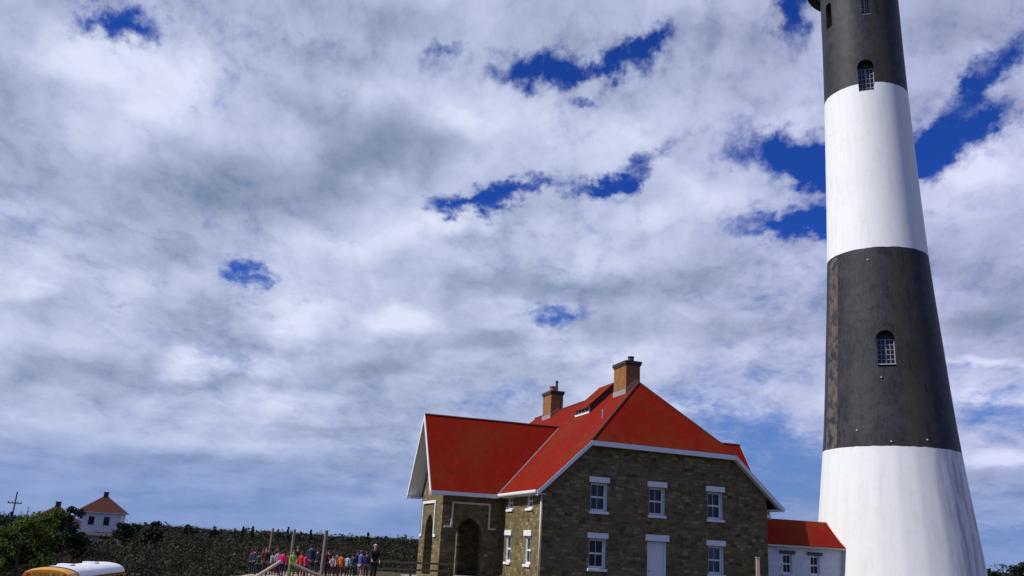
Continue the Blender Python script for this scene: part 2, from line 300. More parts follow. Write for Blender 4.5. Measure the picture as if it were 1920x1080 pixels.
leafmat('scrub', [(.28, (.008, .011, .006)), (.42, (.018, .023, .010)), (.52, (.030, .028, .013)), (.60, (.034, .021, .012)), (.70, (.020, .027, .010)), (.88, (.055, .053, .028))], .09)
leafmat('wood_leaf', [(.3, (.008, .012, .008)), (.5, (.016, .022, .013)), (.7, (.030, .034, .018)), (.85, (.042, .036, .020))], .05)
leafmat('pine_leaf', [(.3, (.008, .014, .008)), (.6, (.018, .030, .014)), (.85, (.03, .045, .02))], .6)
leafmat('green_leaf', [(.3, (.018, .032, .008)), (.55, (.075, .115, .018)), (.85, (.20, .25, .05))], .6, trans=.35)
mat('bark', (.06, .05, .04), .95)
mat('weathered_wood', rough=.9, build=lambda t: (t.mix(t.noise(objco(t), 6, 5, .6).outputs[0], (.12, .09, .075), (.26, .21, .17)), None, None))
mat('pale_wood', rough=.9, build=lambda t: (t.mix(t.noise(objco(t), 6, 5, .6).outputs[0], (.32, .24, .21), (.50, .40, .36)), None, None))
mat('dark_wood', (.07, .055, .045), .9)

# ------------------------------------------------------------------ mesh helpers
class MB:
    def __init__(s): s.v = []; s.f = []
    def add(s, vs, fs):
        b = len(s.v); s.v += [tuple(q) for q in vs]; s.f += [tuple(b+i for i in f) for f in fs]; return s
    def box(s, x0, x1, y0, y1, z0, z1):
        return s.add([(x0,y0,z0),(x1,y0,z0),(x1,y1,z0),(x0,y1,z0),(x0,y0,z1),(x1,y0,z1),(x1,y1,z1),(x0,y1,z1)],
                     [(3,2,1,0),(4,5,6,7),(0,1,5,4),(1,2,6,5),(2,3,7,6),(3,0,4,7)])
    def slab(s, top, dv):
        """closed prism: polygon 'top' and the same polygon moved by dv"""
        n = len(top); dv = Vector(dv); a = [Vector(q) for q in top]; b = [q+dv for q in a]
        fs = [tuple(range(n)), tuple(range(2*n-1, n-1, -1))]
        for i in range(n): j = (i+1) % n; fs.append((i, i+n, j+n, j))
        return s.add(a+b, fs)
    def tube(s, pts, rad, n=8, cap=True):
        pts = [Vector(p) for p in pts]; rr = rad if isinstance(rad, (list, tuple)) else [rad]*len(pts); vs = []; fs = []
        for i, p in enumerate(pts):
            t = (pts[min(i+1, len(pts)-1)]-pts[max(i-1, 0)]).normalized()
            a = t.cross(Vector((0, 0, 1)) if abs(t.z) < .9 else Vector((1, 0, 0))).normalized(); b = t.cross(a)
            for k in range(n):
                an = 2*math.pi*k/n; vs.append(p+rr[i]*(math.cos(an)*a+math.sin(an)*b))
        for i in range(len(pts)-1):
            for k in range(n):
                k2 = (k+1) % n; fs.append((i*n+k, i*n+k2, (i+1)*n+k2, (i+1)*n+k))
        if cap: fs += [tuple(range(n-1, -1, -1)), tuple((len(pts)-1)*n+k for k in range(n))]
        return s.add(vs, fs)
    def build(s, name, m, parent=None, smooth=False, bevel=0, sol=0, loc=None):
        me = bpy.data.meshes.new(name); me.from_pydata(s.v, [], s.f); me.update()
        bm = bmesh.new(); bm.from_mesh(me); bmesh.ops.recalc_face_normals(bm, faces=bm.faces); bm.to_mesh(me); bm.free()
        me.materials.append(MATS[m] if isinstance(m, str) else m)
        if smooth: me.polygons.foreach_set('use_smooth', [True]*len(me.polygons))
        o = bpy.data.objects.new(name, me); col.objects.link(o)
        if parent: o.parent = parent
        if loc: o.location = loc
        if bevel:
            b = o.modifiers.new('b', 'BEVEL'); b.width = bevel; b.segments = 2; b.limit_method = 'ANGLE'
        return o
def tag(o, label=None, cat=None, group=None, kind=None):
    if label: o['label'] = label
    if cat: o['category'] = cat
    if group: o['group'] = group
    if kind: o['kind'] = kind
    return o
def thing(name, label, cat, loc=(0, 0, 0), rz=0, group=None):
    o = bpy.data.objects.new(name, None); col.objects.link(o); o.location = loc; o.rotation_euler = (0, 0, rz)
    o.empty_display_size = .5
    return tag(o, label, cat, group)

def loops_solid(loops, depth, origin, ax, ay, an):
    """flat outline with holes, thickened by depth along an: a closed mesh (verts, faces) in parent space"""
    cu_ = bpy.data.curves.new('c', 'CURVE'); cu_.dimensions = '2D'; cu_.fill_mode = 'BOTH'; cu_.extrude = depth/2
    for lp in loops:
        s = cu_.splines.new('POLY'); s.points.add(len(lp)-1)
        for p, q in zip(s.points, lp): p.co = (q[0], q[1], 0, 1)
        s.use_cyclic_u = True
    o = bpy.data.objects.new('c', cu_); me = bpy.data.meshes.new_from_object(o)
    O, A, B, N = Vector(origin), Vector(ax), Vector(ay), Vector(an)
    vs = [O+v.co.x*A+v.co.y*B+(v.co.z+depth/2)*N for v in me.vertices]; fs = [tuple(p.vertices) for p in me.polygons]
    bpy.data.objects.remove(o); bpy.data.curves.remove(cu_); bpy.data.meshes.remove(me)
    return vs, fs
def rect(a0, a1, b0, b1): return [(a0, b0), (a1, b0), (a1, b1), (a0, b1)]
def pointed(c, hw, z0, zs, zt, n=8):
    """pointed arch opening outline"""
    h = zt-zs; rr = (hw*hw+h*h)/(2*hw); pts = [(c-hw, z0), (c+hw, z0)]
    ca = c+hw-rr                                    # right arc centred left of the right jamb
    a1 = math.atan2(h, c-ca)
    for i in range(n+1): a = a1*i/n; pts.append((ca+rr*math.cos(a), zs+rr*math.sin(a)))
    cb = c-hw+rr
    for i in range(n-1, -1, -1): a = a1*i/n; pts.append((cb-rr*math.cos(a), zs+rr*math.sin(a)))
    return pts
def roundarch(c, hw, z0, zs, n=10):
    pts = [(c-hw, z0), (c+hw, z0)]
    for i in range(n+1): a = math.pi*i/n; pts.append((c+hw*math.cos(a), zs+hw*math.sin(a)))
    return pts

# ------------------------------------------------------------------ ground
HC = Vector((2.3023, 46.9994, 0)); HA = -.2983
HU = Vector((math.cos(HA), -math.sin(HA), 0)); HV = Vector((math.sin(HA), math.cos(HA), 0))
def smooth(x, a, b):
    t = np.clip((x-a)/(b-a), 0, 1); return t*t*(3-2*t)
def gz(x, y):
    x = np.asarray(x, float); y = np.asarray(y, float)
    z = .3-.011*np.clip(y, -30, 60)
    f = np.maximum(smooth(-x, 13.0, 20.0), smooth(y, 62, 90)*smooth(-x, -2, 12))
    f = np.maximum(f, smooth(y, 90, 130))
    z = z*(1-f)+(-3.2)*f
    return z + .12*np.sin(x*.21+1.3)*np.sin(y*.17)
def ground():
    rs = np.concatenate([np.linspace(0, 90, 46), np.geomspace(93, 1300, 40)]); na = 180
    vs = [(0, 0, float(gz(0, 0)))]
    for r in rs[1:]:
        a = np.linspace(0, 2*np.pi, na, endpoint=False); x = r*np.sin(a); y = r*np.cos(a)
        vs += list(zip(x, y, gz(x, y)))
    fs = [(0, 1+(k+1) % na, 1+k) for k in range(na)]
    for i in range(len(rs)-2):
        for k in range(na):
            a = 1+i*na+k; b = 1+i*na+(k+1) % na; fs.append((a, b, b+na, a+na))
    mb = MB(); mb.v = vs; mb.f = fs
    return tag(mb.build('ground', 'ground', smooth=True), kind='structure')
ground()
mat('bay_water', (.03, .06, .09), .25, .5)
wm_ = MB(); nw = 96
for q in (1100, 14000):
    for i in range(nw): a_ = 2*math.pi*i/nw; wm_.v.append((q*math.sin(a_), q*math.cos(a_), -3.9))
wm_.f = [(i, (i+1) % nw, nw+(i+1) % nw, nw+i) for i in range(nw)]
tag(wm_.build('water', 'bay_water'), kind='structure')
def path():
    mb = MB(); n = 53
    L = [(-9 + 3*math.sin(i*.12), 2+i*1.0) for i in range(n)]
    vs = []
    for i, (x, y) in enumerate(L):
        wd = 3.2 if i < 50 else 3.2+.6*(i-50)
        for k in range(5):
            xx = x-wd+2*wd*k/4; vs.append((xx, y, float(gz(xx, y))+.02))
    fs = [(i*5+k, i*5+k+1, (i+1)*5+k+1, (i+1)*5+k) for i in range(n-1) for k in range(4)]
    mb.v = vs; mb.f = fs
    tag(mb.build('path', 'sand'), kind='structure')
path()
# ------------------------------------------------------------------ keepers' house
house = thing('stone_house', 'two storey dark stone house with red clipped gable roof beside the lighthouse', 'house', HC, -HA)
W, L = 13.73, 24.5
zl = lambda u: 4.8+.955*(u+.48)            # left roof plane
zr_ = lambda u: 4.86+.90*(14.6-u)          # right roof plane
UP = 6.87; ZP = zl(UP)
UHL, UHR = 2.56, 11.55; ZHL, ZHR = zl(UHL), zr_(UHR)
VF, VB = -.37, L+.37
wall = MB()
def opening(c, w_, z0, z1): return rect(c-w_/2, c+w_/2, z0, z1)
UW = [(3.2, 3.93, 5.45), (6.69, 3.93, 5.45), (10.35, 3.93, 5.45)]
LW = [(3.18, .98, 2.52), (10.36, .98, 2.50)]
fl = [[(0, -2.5), (W, -2.5), (W, zr_(W)-.16), (UHR-.05, ZHR-.12), (UHL+.05, ZHL-.12), (0, zl(0)-.16)]]
for c, a, b in UW+LW: fl.append(opening(c, .97, a, b))
fl.append(opening(6.71, 1.18, -.25, 2.56))
wall.add(*loops_solid(fl, .42, (0, 0, 0), (1, 0, 0), (0, 0, 1), (0, 1, 0)))
bl = [fl[0]]
wall.add(*loops_solid(bl, .42, (0, L-.42, 0), (1, 0, 0), (0, 0, 1), (0, 1, 0)))
SW = [(2.16, .98, 2.46), (5.68, .98, 2.46), (2.16, 3.95, 4.72), (5.68, 3.95, 4.72)]
sl_ = [rect(.42, L-.42, -2.5, zl(0)-.16)]
for c, a, b in SW: sl_.append(opening(c, .97, a, b))
wall.add(*loops_solid(sl_, .42, (0, 0, 0), (0, 1, 0), (0, 0, 1), (1, 0, 0)))
wall.add(*loops_solid([sl_[0][:2]+[(L-.42, zr_(W)-.16), (.42, zr_(W)-.16)]], .42, (W-.42, 0, 0), (0, 1, 0), (0, 0, 1), (1, 0, 0)))
wall.build('wall', 'stone', house)
# inner floors keep daylight out of the rooms
MB().box(.5, W-.5, .5, L-.5, 3.1, 3.3).build('floor_slab', 'inner_dark', house)

def map_front(c, off=0):      # (a, b, depth outwards) -> house space, wall v=0
    return lambda a, b, dd: (c+a, -dd+off, b)
def map_side(c):
    return lambda a, b, dd: (-dd, c-a, b)
def window(parent, mp, w_, z0, z1, glass='glass', lint=.28, lw_=1.20, recess=.24, sill=.14, lint_m='white_paint', extra=0, kind='sash', wood='white_paint', mull=1):
    """window > frame, pane, lintel, sill ; coordinates through mp(a, z, outward)"""
    def bx(mb, a0, a1, b0, b1, d0, d1):
        ps = [mp(a, b, dd) for a, b, dd in ((a0,b0,d0),(a1,b0,d0),(a1,b0,d1),(a0,b0,d1),(a0,b1,d0),(a1,b1,d0),(a1,b1,d1),(a0,b1,d1))]
        mb.add(ps, [(3,2,1,0),(4,5,6,7),(0,1,5,4),(1,2,6,5),(2,3,7,6),(3,0,4,7)])
    h = w_/2; fr = MB(); t = .10; d0, d1 = -recess-.08, -recess
    bx(fr, -h, -h+t, z0, z1, d0, d1); bx(fr, h-t, h, z0, z1, d0, d1)
    bx(fr, -h+t, h-t, z1-t-.02, z1, d0, d1); bx(fr, -h+t, h-t, z0, z0+t+.03, d0, d1)
    zm = (z0+z1)/2; bx(fr, -h+t, h-t, zm-.045, zm+.045, d0, d1-.01)
    for k in range(mull):
        a = -h+t+(w_-2*t)*(k+1)/(mull+1); bx(fr, a-.010, a+.010, z0+t+.03, zm-.045, d0+.02, d1-.025); bx(fr, a-.010, a+.010, zm+.045, z1-t-.02, d0+.02, d1-.025)
    root = fr.build('window', wood, parent)
    pn = MB(); bx(pn, -h+t*.5, h-t*.5, z0+t*.5, z1-t*.5, d0-.02, d0+.012); pn.build('pane', glass, root)
    if lint:
        lb = MB(); bx(lb, -lw_/2, lw_/2, z1+.003, z1+lint, -.15, .09+extra); lb.build('lintel', lint_m, root, bevel=.015)
    if sill:
        sb = MB(); bx(sb, -h-.08, h+.08, z0-sill, z0-.003, -recess-.02, .10+extra); sb.build('sill', wood, root, bevel=.012)
    # painted reveal boards inside the opening
    for a_, b_ in ((-h+.004, -h+.03), (h-.03, h-.004)):
        rv = MB(); bx(rv, a_, b_, z0+.004, z1-.004, d1+.002, -.03); rv.build('reveal', wood, root)
    return root
for i, (c, a, b) in enumerate(UW+LW):
    window(house, map_front(c), .97, a, b, glass='teal_glass' if i == 4 else 'glass', lint=.30 if i < 3 else .29)
# closed white door with its lintel
dm = MB(); dm.box(6.13, 7.29, .16, .22, -.25, 2.55)
door = dm.build('door', 'white_door', house)
MB().box(6.0, 7.42, -.10, .15, 2.563, 2.90).build('lintel', 'white_paint', door, bevel=.015)
dfm = MB(); dfm.box(6.13, 6.20, .05, .157, -.25, 2.555); dfm.box(7.20, 7.29, .05, .157, -.25, 2.555); dfm.build('frame', 'white_paint', door)
dk = MB(); dk.tube([(6.32, .155, 1.0), (6.32, .09, 1.0)], .03); dk.build('handle', 'dark_metal', door)
MB().box(5.9, 7.5, -1.1, .04, -.5, -.26).build('door_step', 'lead', house)
for c, a, b in SW:
    window(house, map_side(c), .97, a, b, lint=.30 if b < 4 else 0, lw_=1.25, recess=.09)

# roof planes (each slab 0.14 thick); slopes meet at ridge and hips
roof = MB(); T_ = (0, 0, -.14)
roof.slab([(-.48, VF, zl(-.48)), (UHL, VF, ZHL), (UP, 2.8, ZP), (UP, L-2.8, ZP), (UHL, VB, ZHL), (-.48, VB, zl(-.48))], T_)
roof.slab([(14.6, VF, zr_(14.6)), (14.6, VB, zr_(14.6)), (UHR, VB, ZHR), (UP, L-2.8, ZP), (UP, 2.8, ZP), (UHR, VF, ZHR)], T_)
roof.slab([(UHL, VF, ZHL), (UHR, VF, ZHR), (UP, 2.8, ZP)], T_)
roof.slab([(UHR, VB, ZHR), (UHL, VB, ZHL), (UP, L-2.8, ZP)], T_)
roofo = roof.build('roof', 'red_roof', house)
def bar(mb, p, q, wv, hv):
    """board from p to q with cross-section spanned by wv and hv"""
    p, q, wv, hv = map(Vector, (p, q, wv, hv)); mb.slab([p, p+wv, p+wv+hv, p+hv], q-p)
# ridge and hip caps
cap = MB()
for p, q in (((UP, 2.8, ZP), (UP, L-2.8, ZP)), ((UHL, VF, ZHL), (UP, 2.8, ZP)), ((UHR, VF, ZHR), (UP, 2.8, ZP))):
    cap.tube([Vector(p)+Vector((0, 0, .0)), Vector(q)+Vector((0, 0, .0))], .075, 6)
cap.build('ridge_cap', mat('ridge', (.10, .02, .015), .7), roofo)
# white rake boards and soffits on the front gable
fas = MB(); e = .05
P1, P2, P3, P4 = Vector((-.48, VF, zl(-.48))), Vector((UHL, VF, ZHL)), Vector((UHR, VF, ZHR)), Vector((14.6, VF, zr_(14.6)))
dz = Vector((0, 0, -.143)); hh = Vector((0, 0, -.26))
for p, q in ((P1, P2), (P2, P3), (P3, P4)): bar(fas, p+Vector((0, .012, -.035)), q+Vector((0, .012, -.035)), (0, -.05, 0), (0, 0, -.27))
fas.build('rake_board', 'white_paint', house)
sof = MB()
for p, q in ((P1, P2), (P2, P3), (P3, P4)): bar(sof, p+Vector((0, .014, -.22)), q+Vector((0, .014, -.22)), (0, .352, 0), (0, 0, -.03))
sof.build('soffit', 'white_paint', house)
gut = MB()
gut.slab([(-.60, VF, 4.82), (-.47, VF, 4.82), (-.47, VF, 4.66), (-.56, VF, 4.64), (-.60, VF, 4.70)], (0, 6.55-VF-.1, 0))
gut.slab([(-.47, VF+.02, 4.64), (-.004, VF+.02, 4.64), (-.004, VF+.02, 4.60), (-.47, VF+.02, 4.60)], (0, 6.55-VF-.1, 0))
gut.build('gutter', 'white_paint', house)
gut2 = MB(); gut2.box(14.5, 14.7, VF, VB, 4.62, 4.80); gut2.box(W+.005, 14.5, VF+.02, VB, 4.62, 4.66); gut2.build('gutter', 'white_paint', house)
dp = MB(); dp.tube([(-.10, .03, 4.62), (-.10, .03, -.3)], .055, 8); dp.build('drainpipe', 'cream_paint', house, smooth=True)
for v in (1.1,):
    pass
vp = MB(); vp.tube([(4.33, 2.34, zl(4.33)-.1), (4.33, 2.34, zl(4.33)+.5)], .05, 8); vp.build('vent_pipe', 'lead', house)

def wing(sgn, u_in, u_wall, u_roof, arches, u_valley):
    """cross wing with steep gable, ridge at v=10.08"""
    VR, ZR_ = 10.08, 9.66; v0, v1 = 7.12, 13.04; zs = lambda v: ZR_-1.377*abs(v-VR)
    rf = MB(); ue = u_in-sgn*-.0
    eave_in = u_in+sgn*.48 if sgn < 0 else u_in
    for s_ in (-1, 1):
        ve = VR+s_*3.53
        pts = [(u_roof, ve, 4.8), (eave_in, ve, 4.8), (u_valley, VR, ZR_), (u_roof, VR, ZR_)]
        rf.slab(pts if s_ < 0 else pts[::-1], (0, 0, -.16))
    ro = rf.build('roof', 'red_roof', house)
    cp = MB(); cp.tube([(u_roof, VR, ZR_), (u_valley, VR, ZR_)], .075, 6); cp.build('ridge_cap', 'ridge', ro)
    wl = MB(); t = .5
    g = [[(v0, -2.5), (v1, -2.5), (v1, zs(v1)-.2), (VR, ZR_-.2), (v0, zs(v0)-.2)]]
    if arches: g.append(pointed(10.35, 1.15, -.1, 2.3, 3.5))
    uo = u_wall if sgn < 0 else u_wall-t
    wl.add(*loops_solid(g, t, (uo, 0, 0), (0, 1, 0), (0, 0, 1), (1, 0, 0)))
    a, b = (u_wall+t, u_in) if sgn < 0 else (u_in, u_wall-t)
    for vv in (v0, v1-t):
        lp = [rect(a, b, -2.5, 5.35)]
        if arches: lp.append(pointed(-2.02, .80, -.1, 2.3, 3.35))
        wl.add(*loops_solid(lp, t, (0, vv, 0), (1, 0, 0), (0, 0, 1), (0, 1, 0)))
    wl.build('porch_wall' if arches else 'wing_wall', 'stone', house)
    MB().box(min(a, b), max(a, b), v0+t+.004, v1-t-.004, -.6, -.1).build('porch_floor' if arches else 'wing_floor', 'lead', house)
    if arches: MB().box(a+.004, b-.004, v0+t+.004, v1-t-.004, 4.3, 4.4).build('porch_ceiling', 'inner_dark', house)
    rk = MB(); sf = MB()
    for s_ in (-1, 1):
        p = Vector((u_roof, VR+s_*3.53, 4.8-.03)); q = Vector((u_roof, VR, ZR_-.03))
        bar(rk, p, q, (sgn*.05, 0, 0), (0, 0, -.34))
        bar(sf, p+Vector((-sgn*.01, 0, -.2)), q+Vector((-sgn*.01, 0, -.2)), (u_wall-u_roof, 0, 0), (0, 0, -.05))
        # eave fascia under the long edge of the wing roof
        y = VR+s_*3.53; rk.box(min(u_roof, eave_in)+.02, max(u_roof, eave_in)-.02, y-.05, y, 4.56, 4.78)
        y2 = v0 if s_ < 0 else v1
        sf.box(min(u_roof, eave_in)+.06, max(u_roof, eave_in)-.06, min(y, y2)+.006, max(y, y2)-.006, 4.57, 4.60)
    rk.build('rake_board', 'white_paint', house); sf.build('soffit', 'white_paint', house)
vf = MB(); vf.tube([(-.52, 6.53, 4.80), (4.62, 10.08, 9.68)], .045, 6); vf.build('valley_flashing', 'lead', roofo)
wing(-1, 0.0, -3.75, -4.65, True, 4.7)
wing(1, W, 17.5, 18.4, False, 9.3)
# hood moulds: square label over each pointed arch
hm = MB(); y0, y1 = 7.12-.10, 7.118
hm.box(-3.20, -.80, y0, y1, 4.13, 4.24); hm.box(-3.20, -3.09, y0, y1, 2.83, 4.13); hm.box(-.91, -.80, y0, y1, 2.83, 4.13)
hm.box(-3.60, -3.09, y0, y1, 2.72, 2.83); hm.box(-.91, -.42, y0, y1, 2.72, 2.83)
hm.build('hood_mould', 'cream_paint', house, bevel=.01)
hm = MB(); x0, x1 = -3.85, -3.752
hm.box(x0, x1, 8.7, 12.3, 4.16, 4.32); hm.box(x0, x1, 8.7, 8.86, 2.3, 4.16); hm.box(x0, x1, 12.14, 12.3, 2.3, 4.16)
hm.box(x0, x1, 8.25, 8.86, 2.15, 2.3); hm.box(x0, x1, 12.14, 12.7, 2.15, 2.3)
hm.build('hood_mould', 'white_paint', house, bevel=.01)
MB().box(-4.6, 0, 6.4, 13.9, -.8, -.28).build('porch_step', 'lead', house)

def chimney(u0, u1, v0, v1, top, flue_h, pots):
    c = MB(); c.box(u0, u1, v0, v1, 9.6, top-.18)
    o = c.build('chimney', 'brick', house)
    k = MB(); k.box(u0-.05, u1+.05, v0-.05, v1+.05, top-.28, top-.18); k.box(u0-.09, u1+.09, v0-.09, v1+.09, top-.18, top)
    k.build('cap', 'dark_cap', o, bevel=.01)
    for (pu, pv, pr, ph_, pm) in pots:
        t = MB(); t.tube([(pu, pv, top), (pu, pv, top+ph_*.85), (pu, pv, top+ph_*.86), (pu, pv, top+ph_)], [pr, pr*.85, pr*1.1, pr*1.1], 12); t.build('flue', pm, o)
    f = MB(); f.slab([(u0-.03, v0-.03, zl(u0)-.3), (u0-.03, v1+.03, zl(u0)-.3), (u0-.03, v1+.03, zl(u0)+.28), (u0-.03, v0-.03, zl(u0)+.28)], (.06, 0, 0))
    um = min(u1, UP)
    f.slab([(u0-.03, v0-.035, zl(u0)-.2), (um, v0-.035, zl(um)-.2), (um, v0-.035, zl(um)+.22), (u0-.03, v0-.035, zl(u0)+.28)], (0, .03, 0))
    f.build('flashing', 'lead', o)
chimney(6.15, 7.08, 3.1, 4.9, 13.18, .38, [(6.62, 3.45, .2, .33, 'dark_cap')])
chimney(6.25, 7.22, 16.5, 18.3, 13.30, .6, [(6.72, 17.5, .26, .48, 'terracotta'), (6.85, 17.0, .11, .85, 'dark_metal')])

# raised roof light: shallow box on the slope
def dormer():
    u0, u1, v0, v1, h = 5.28, 6.95, 6.62, 9.0, .50
    b = MB(); b.slab([(u0, v0, zl(u0)-.1), (u1, v0, zl(u1)-.1), (u1, v0, zl(u1)+h), (u0, v0, zl(u0)+h)], (0, v1-v0, 0))
    o = b.build('dormer', 'dark_cap', house)
    r = MB(); r.slab([(u0-.22, v0-.08, zl(u0-.22)+h+.06), (u1+.02, v0-.08, zl(u1)+h+.06), (u1+.02, v1+.08, zl(u1)+h+.06), (u0-.22, v1+.08, zl(u0-.22)+h+.06)], (0, 0, -.06)); r.build('roof', 'red_roof', o)
    f = MB(); x0, x1 = u0-.05, u0-.003; z0 = zl(u0)-.02
    f.box(x0, x1, v0, v1, z0, z0+.1); f.box(x0, x1, v0, v1, z0+h-.14, z0+h-.01)
    for k in range(5):
        vv = v0+(v1-v0-.08)*k/4; f.box(x0, x1, vv, vv+.08, z0+.1, z0+h-.14)
    wn = f.build('window', 'white_paint', o)
    MB().box(u0-.02, u0-.005, v0+.08, v1-.08, z0+.1, z0+h-.14).build('pane', 'glass', wn)
dormer()

# ------------------------------------------------------------------ link building
ln = thing('link_building', 'low white brick passage with red roof joining stone house and lighthouse', 'building', HC, -HA)
v0, v1, vr, ze, zt = 8.3, 12.0, 10.15, 2.97, 4.72
wl = MB(); uA, uB = 17.52, 25.6
lp = [rect(uA, uB, -2.5, 2.95), opening(20.82, .74, 1.05, 2.36), opening(23.03, .74, 1.05, 2.34)]
wl.add(*loops_solid(lp, .35, (0, v0, 0), (1, 0, 0), (0, 0, 1), (0, 1, 0)))
wl.add(*loops_solid([rect(uA, uB, -2.5, 2.95)], .35, (0, v1-.35, 0), (1, 0, 0), (0, 0, 1), (0, 1, 0)))
wl.add(*loops_solid([[(v0+.352, -2.5), (v1-.352, -2.5), (v1-.352, 3.2), (vr, 4.5), (v0+.352, 3.2)]], .3, (uB-.3, 0, 0), (0, 1, 0), (0, 0, 1), (1, 0, 0)))
wl.build('wall', 'white_brick', ln)
rf = MB()
rf.slab([(17.5, v0-.28, ze), (25.75, v0-.28, ze), (25.9, vr, zt), (17.5, vr, zt)], (0, 0, -.10))
rf.slab([(25.75, v1+.28, ze), (17.5, v1+.28, ze), (17.5, vr, zt), (25.9, vr, zt)], (0, 0, -.10))
rf.build('roof', 'red_roof', ln)
fb = MB(); fb.box(17.51, 25.7, v0-.30, v0-.285, 2.82, 2.93); fb.box(17.51, 25.65, v0-.283, v0-.004, 2.80, 2.83); fb.build('fascia', 'cream_paint', ln)
for c, zt_ in ((20.82, 2.36), (23.03, 2.34)):
    window(ln, lambda a, b, dd, c=c: (c+a, v0-dd, b), .74, 1.05, zt_, lint=.22, lw_=1.2, lint_m='grey_lintel', recess=.12, sill=.1)

# ------------------------------------------------------------------ lighthouse
TU, TV = 30.8, 9.21
TP = HC+TU*HU+TV*HV
lh = thing('lighthouse', 'tall tapering lighthouse tower in black and white bands', 'lighthouse', TP, -HA)
PZ = [-3.5, 0, 1.3, 3.5, 5.7, 8, 10.0, 12, 15, 18, 22, 25.2, 30, 35, 39.5, 44, 50.3]
PR = [6.2, 5.9, 5.72, 5.47, 5.24, 4.99, 4.79, 4.61, 4.39, 4.20, 3.93, 3.75, 3.57, 3.42, 3.29, 3.21, 3.14]
def shaft():
    zs_ = sorted(set([round(a, 3) for a in np.concatenate([np.arange(-3.5, 9.8, .6), [10.0], np.arange(10.5, 50.1, .6), [50.3]])]))
    n = 144; F = 24; vs = []; fs = []
    for z in zs_:
        r = float(np.interp(z, PZ, PR)); k = max(0.0, min(1.0, (10.5-z)/1.5))
        for i in range(n):
            a = 2*math.pi*i/n; m_ = ((a+math.pi/F) % (2*math.pi/F))-math.pi/F
            poly = math.cos(math.pi/F)/math.cos(m_)*1.004
            q = r*(1+(poly-1)*k*.55); vs.append((q*math.cos(a), q*math.sin(a), z))
    for j in range(len(zs_)-1):
        for i in range(n): i2 = (i+1) % n; fs.append((j*n+i, j*n+i2, (j+1)*n+i2, (j+1)*n+i))
    fs += [tuple(range(n-1, -1, -1)), tuple((len(zs_)-1)*n+i for i in range(n))]
    mb = MB(); mb.v = vs; mb.f = fs
    return mb
TW = [(-128.2, .62, 38.72, 41.0, 'a'), (-128.6, .62, 15.75, 17.9, 'b'), (-121.5, .36, 45.9, 48.0, 'c'), (178.2, .36, 45.9, 48.0, 'd'), (-20, .62, 28, 30.4, 'e'), (60, .62, 21, 23.4, 'f')]
so = shaft().build('tower_shaft', 'tower_paint', lh, smooth=False)
cm = MB()
def winframe(ang, z):
    a = R(ang); rr = float(np.interp(z, PZ, PR)); n_ = Vector((math.cos(a), math.sin(a), 0)); t_ = Vector((-math.sin(a), math.cos(a), 0)); return rr, n_, t_
for ang, hw, z0, z1, _ in TW:
    rr, n_, t_ = winframe(ang, z0)
    vs, fs = loops_solid([roundarch(0, hw, z0, z1)], 1.9, n_*(rr-.75), t_, (0, 0, 1), n_)
    cm.add(vs, fs)
cut = cm.build('cutter', 'tower_paint', lh)
bo = so.modifiers.new('b', 'BOOLEAN'); bo.operation = 'DIFFERENCE'; bo.object = cut; bo.solver = 'EXACT'
bpy.context.view_layer.update()
dg = bpy.context.evaluated_depsgraph_get()
nm = bpy.data.meshes.new_from_object(so.evaluated_get(dg)); so.modifiers.clear(); so.data = nm
bpy.data.objects.remove(cut)
nm.polygons.foreach_set('use_smooth', [abs(p.normal.z) < .5 and p.normal.x*p.center.x+p.normal.y*p.center.y > .95*math.hypot(p.center.x, p.center.y) for p in nm.polygons])
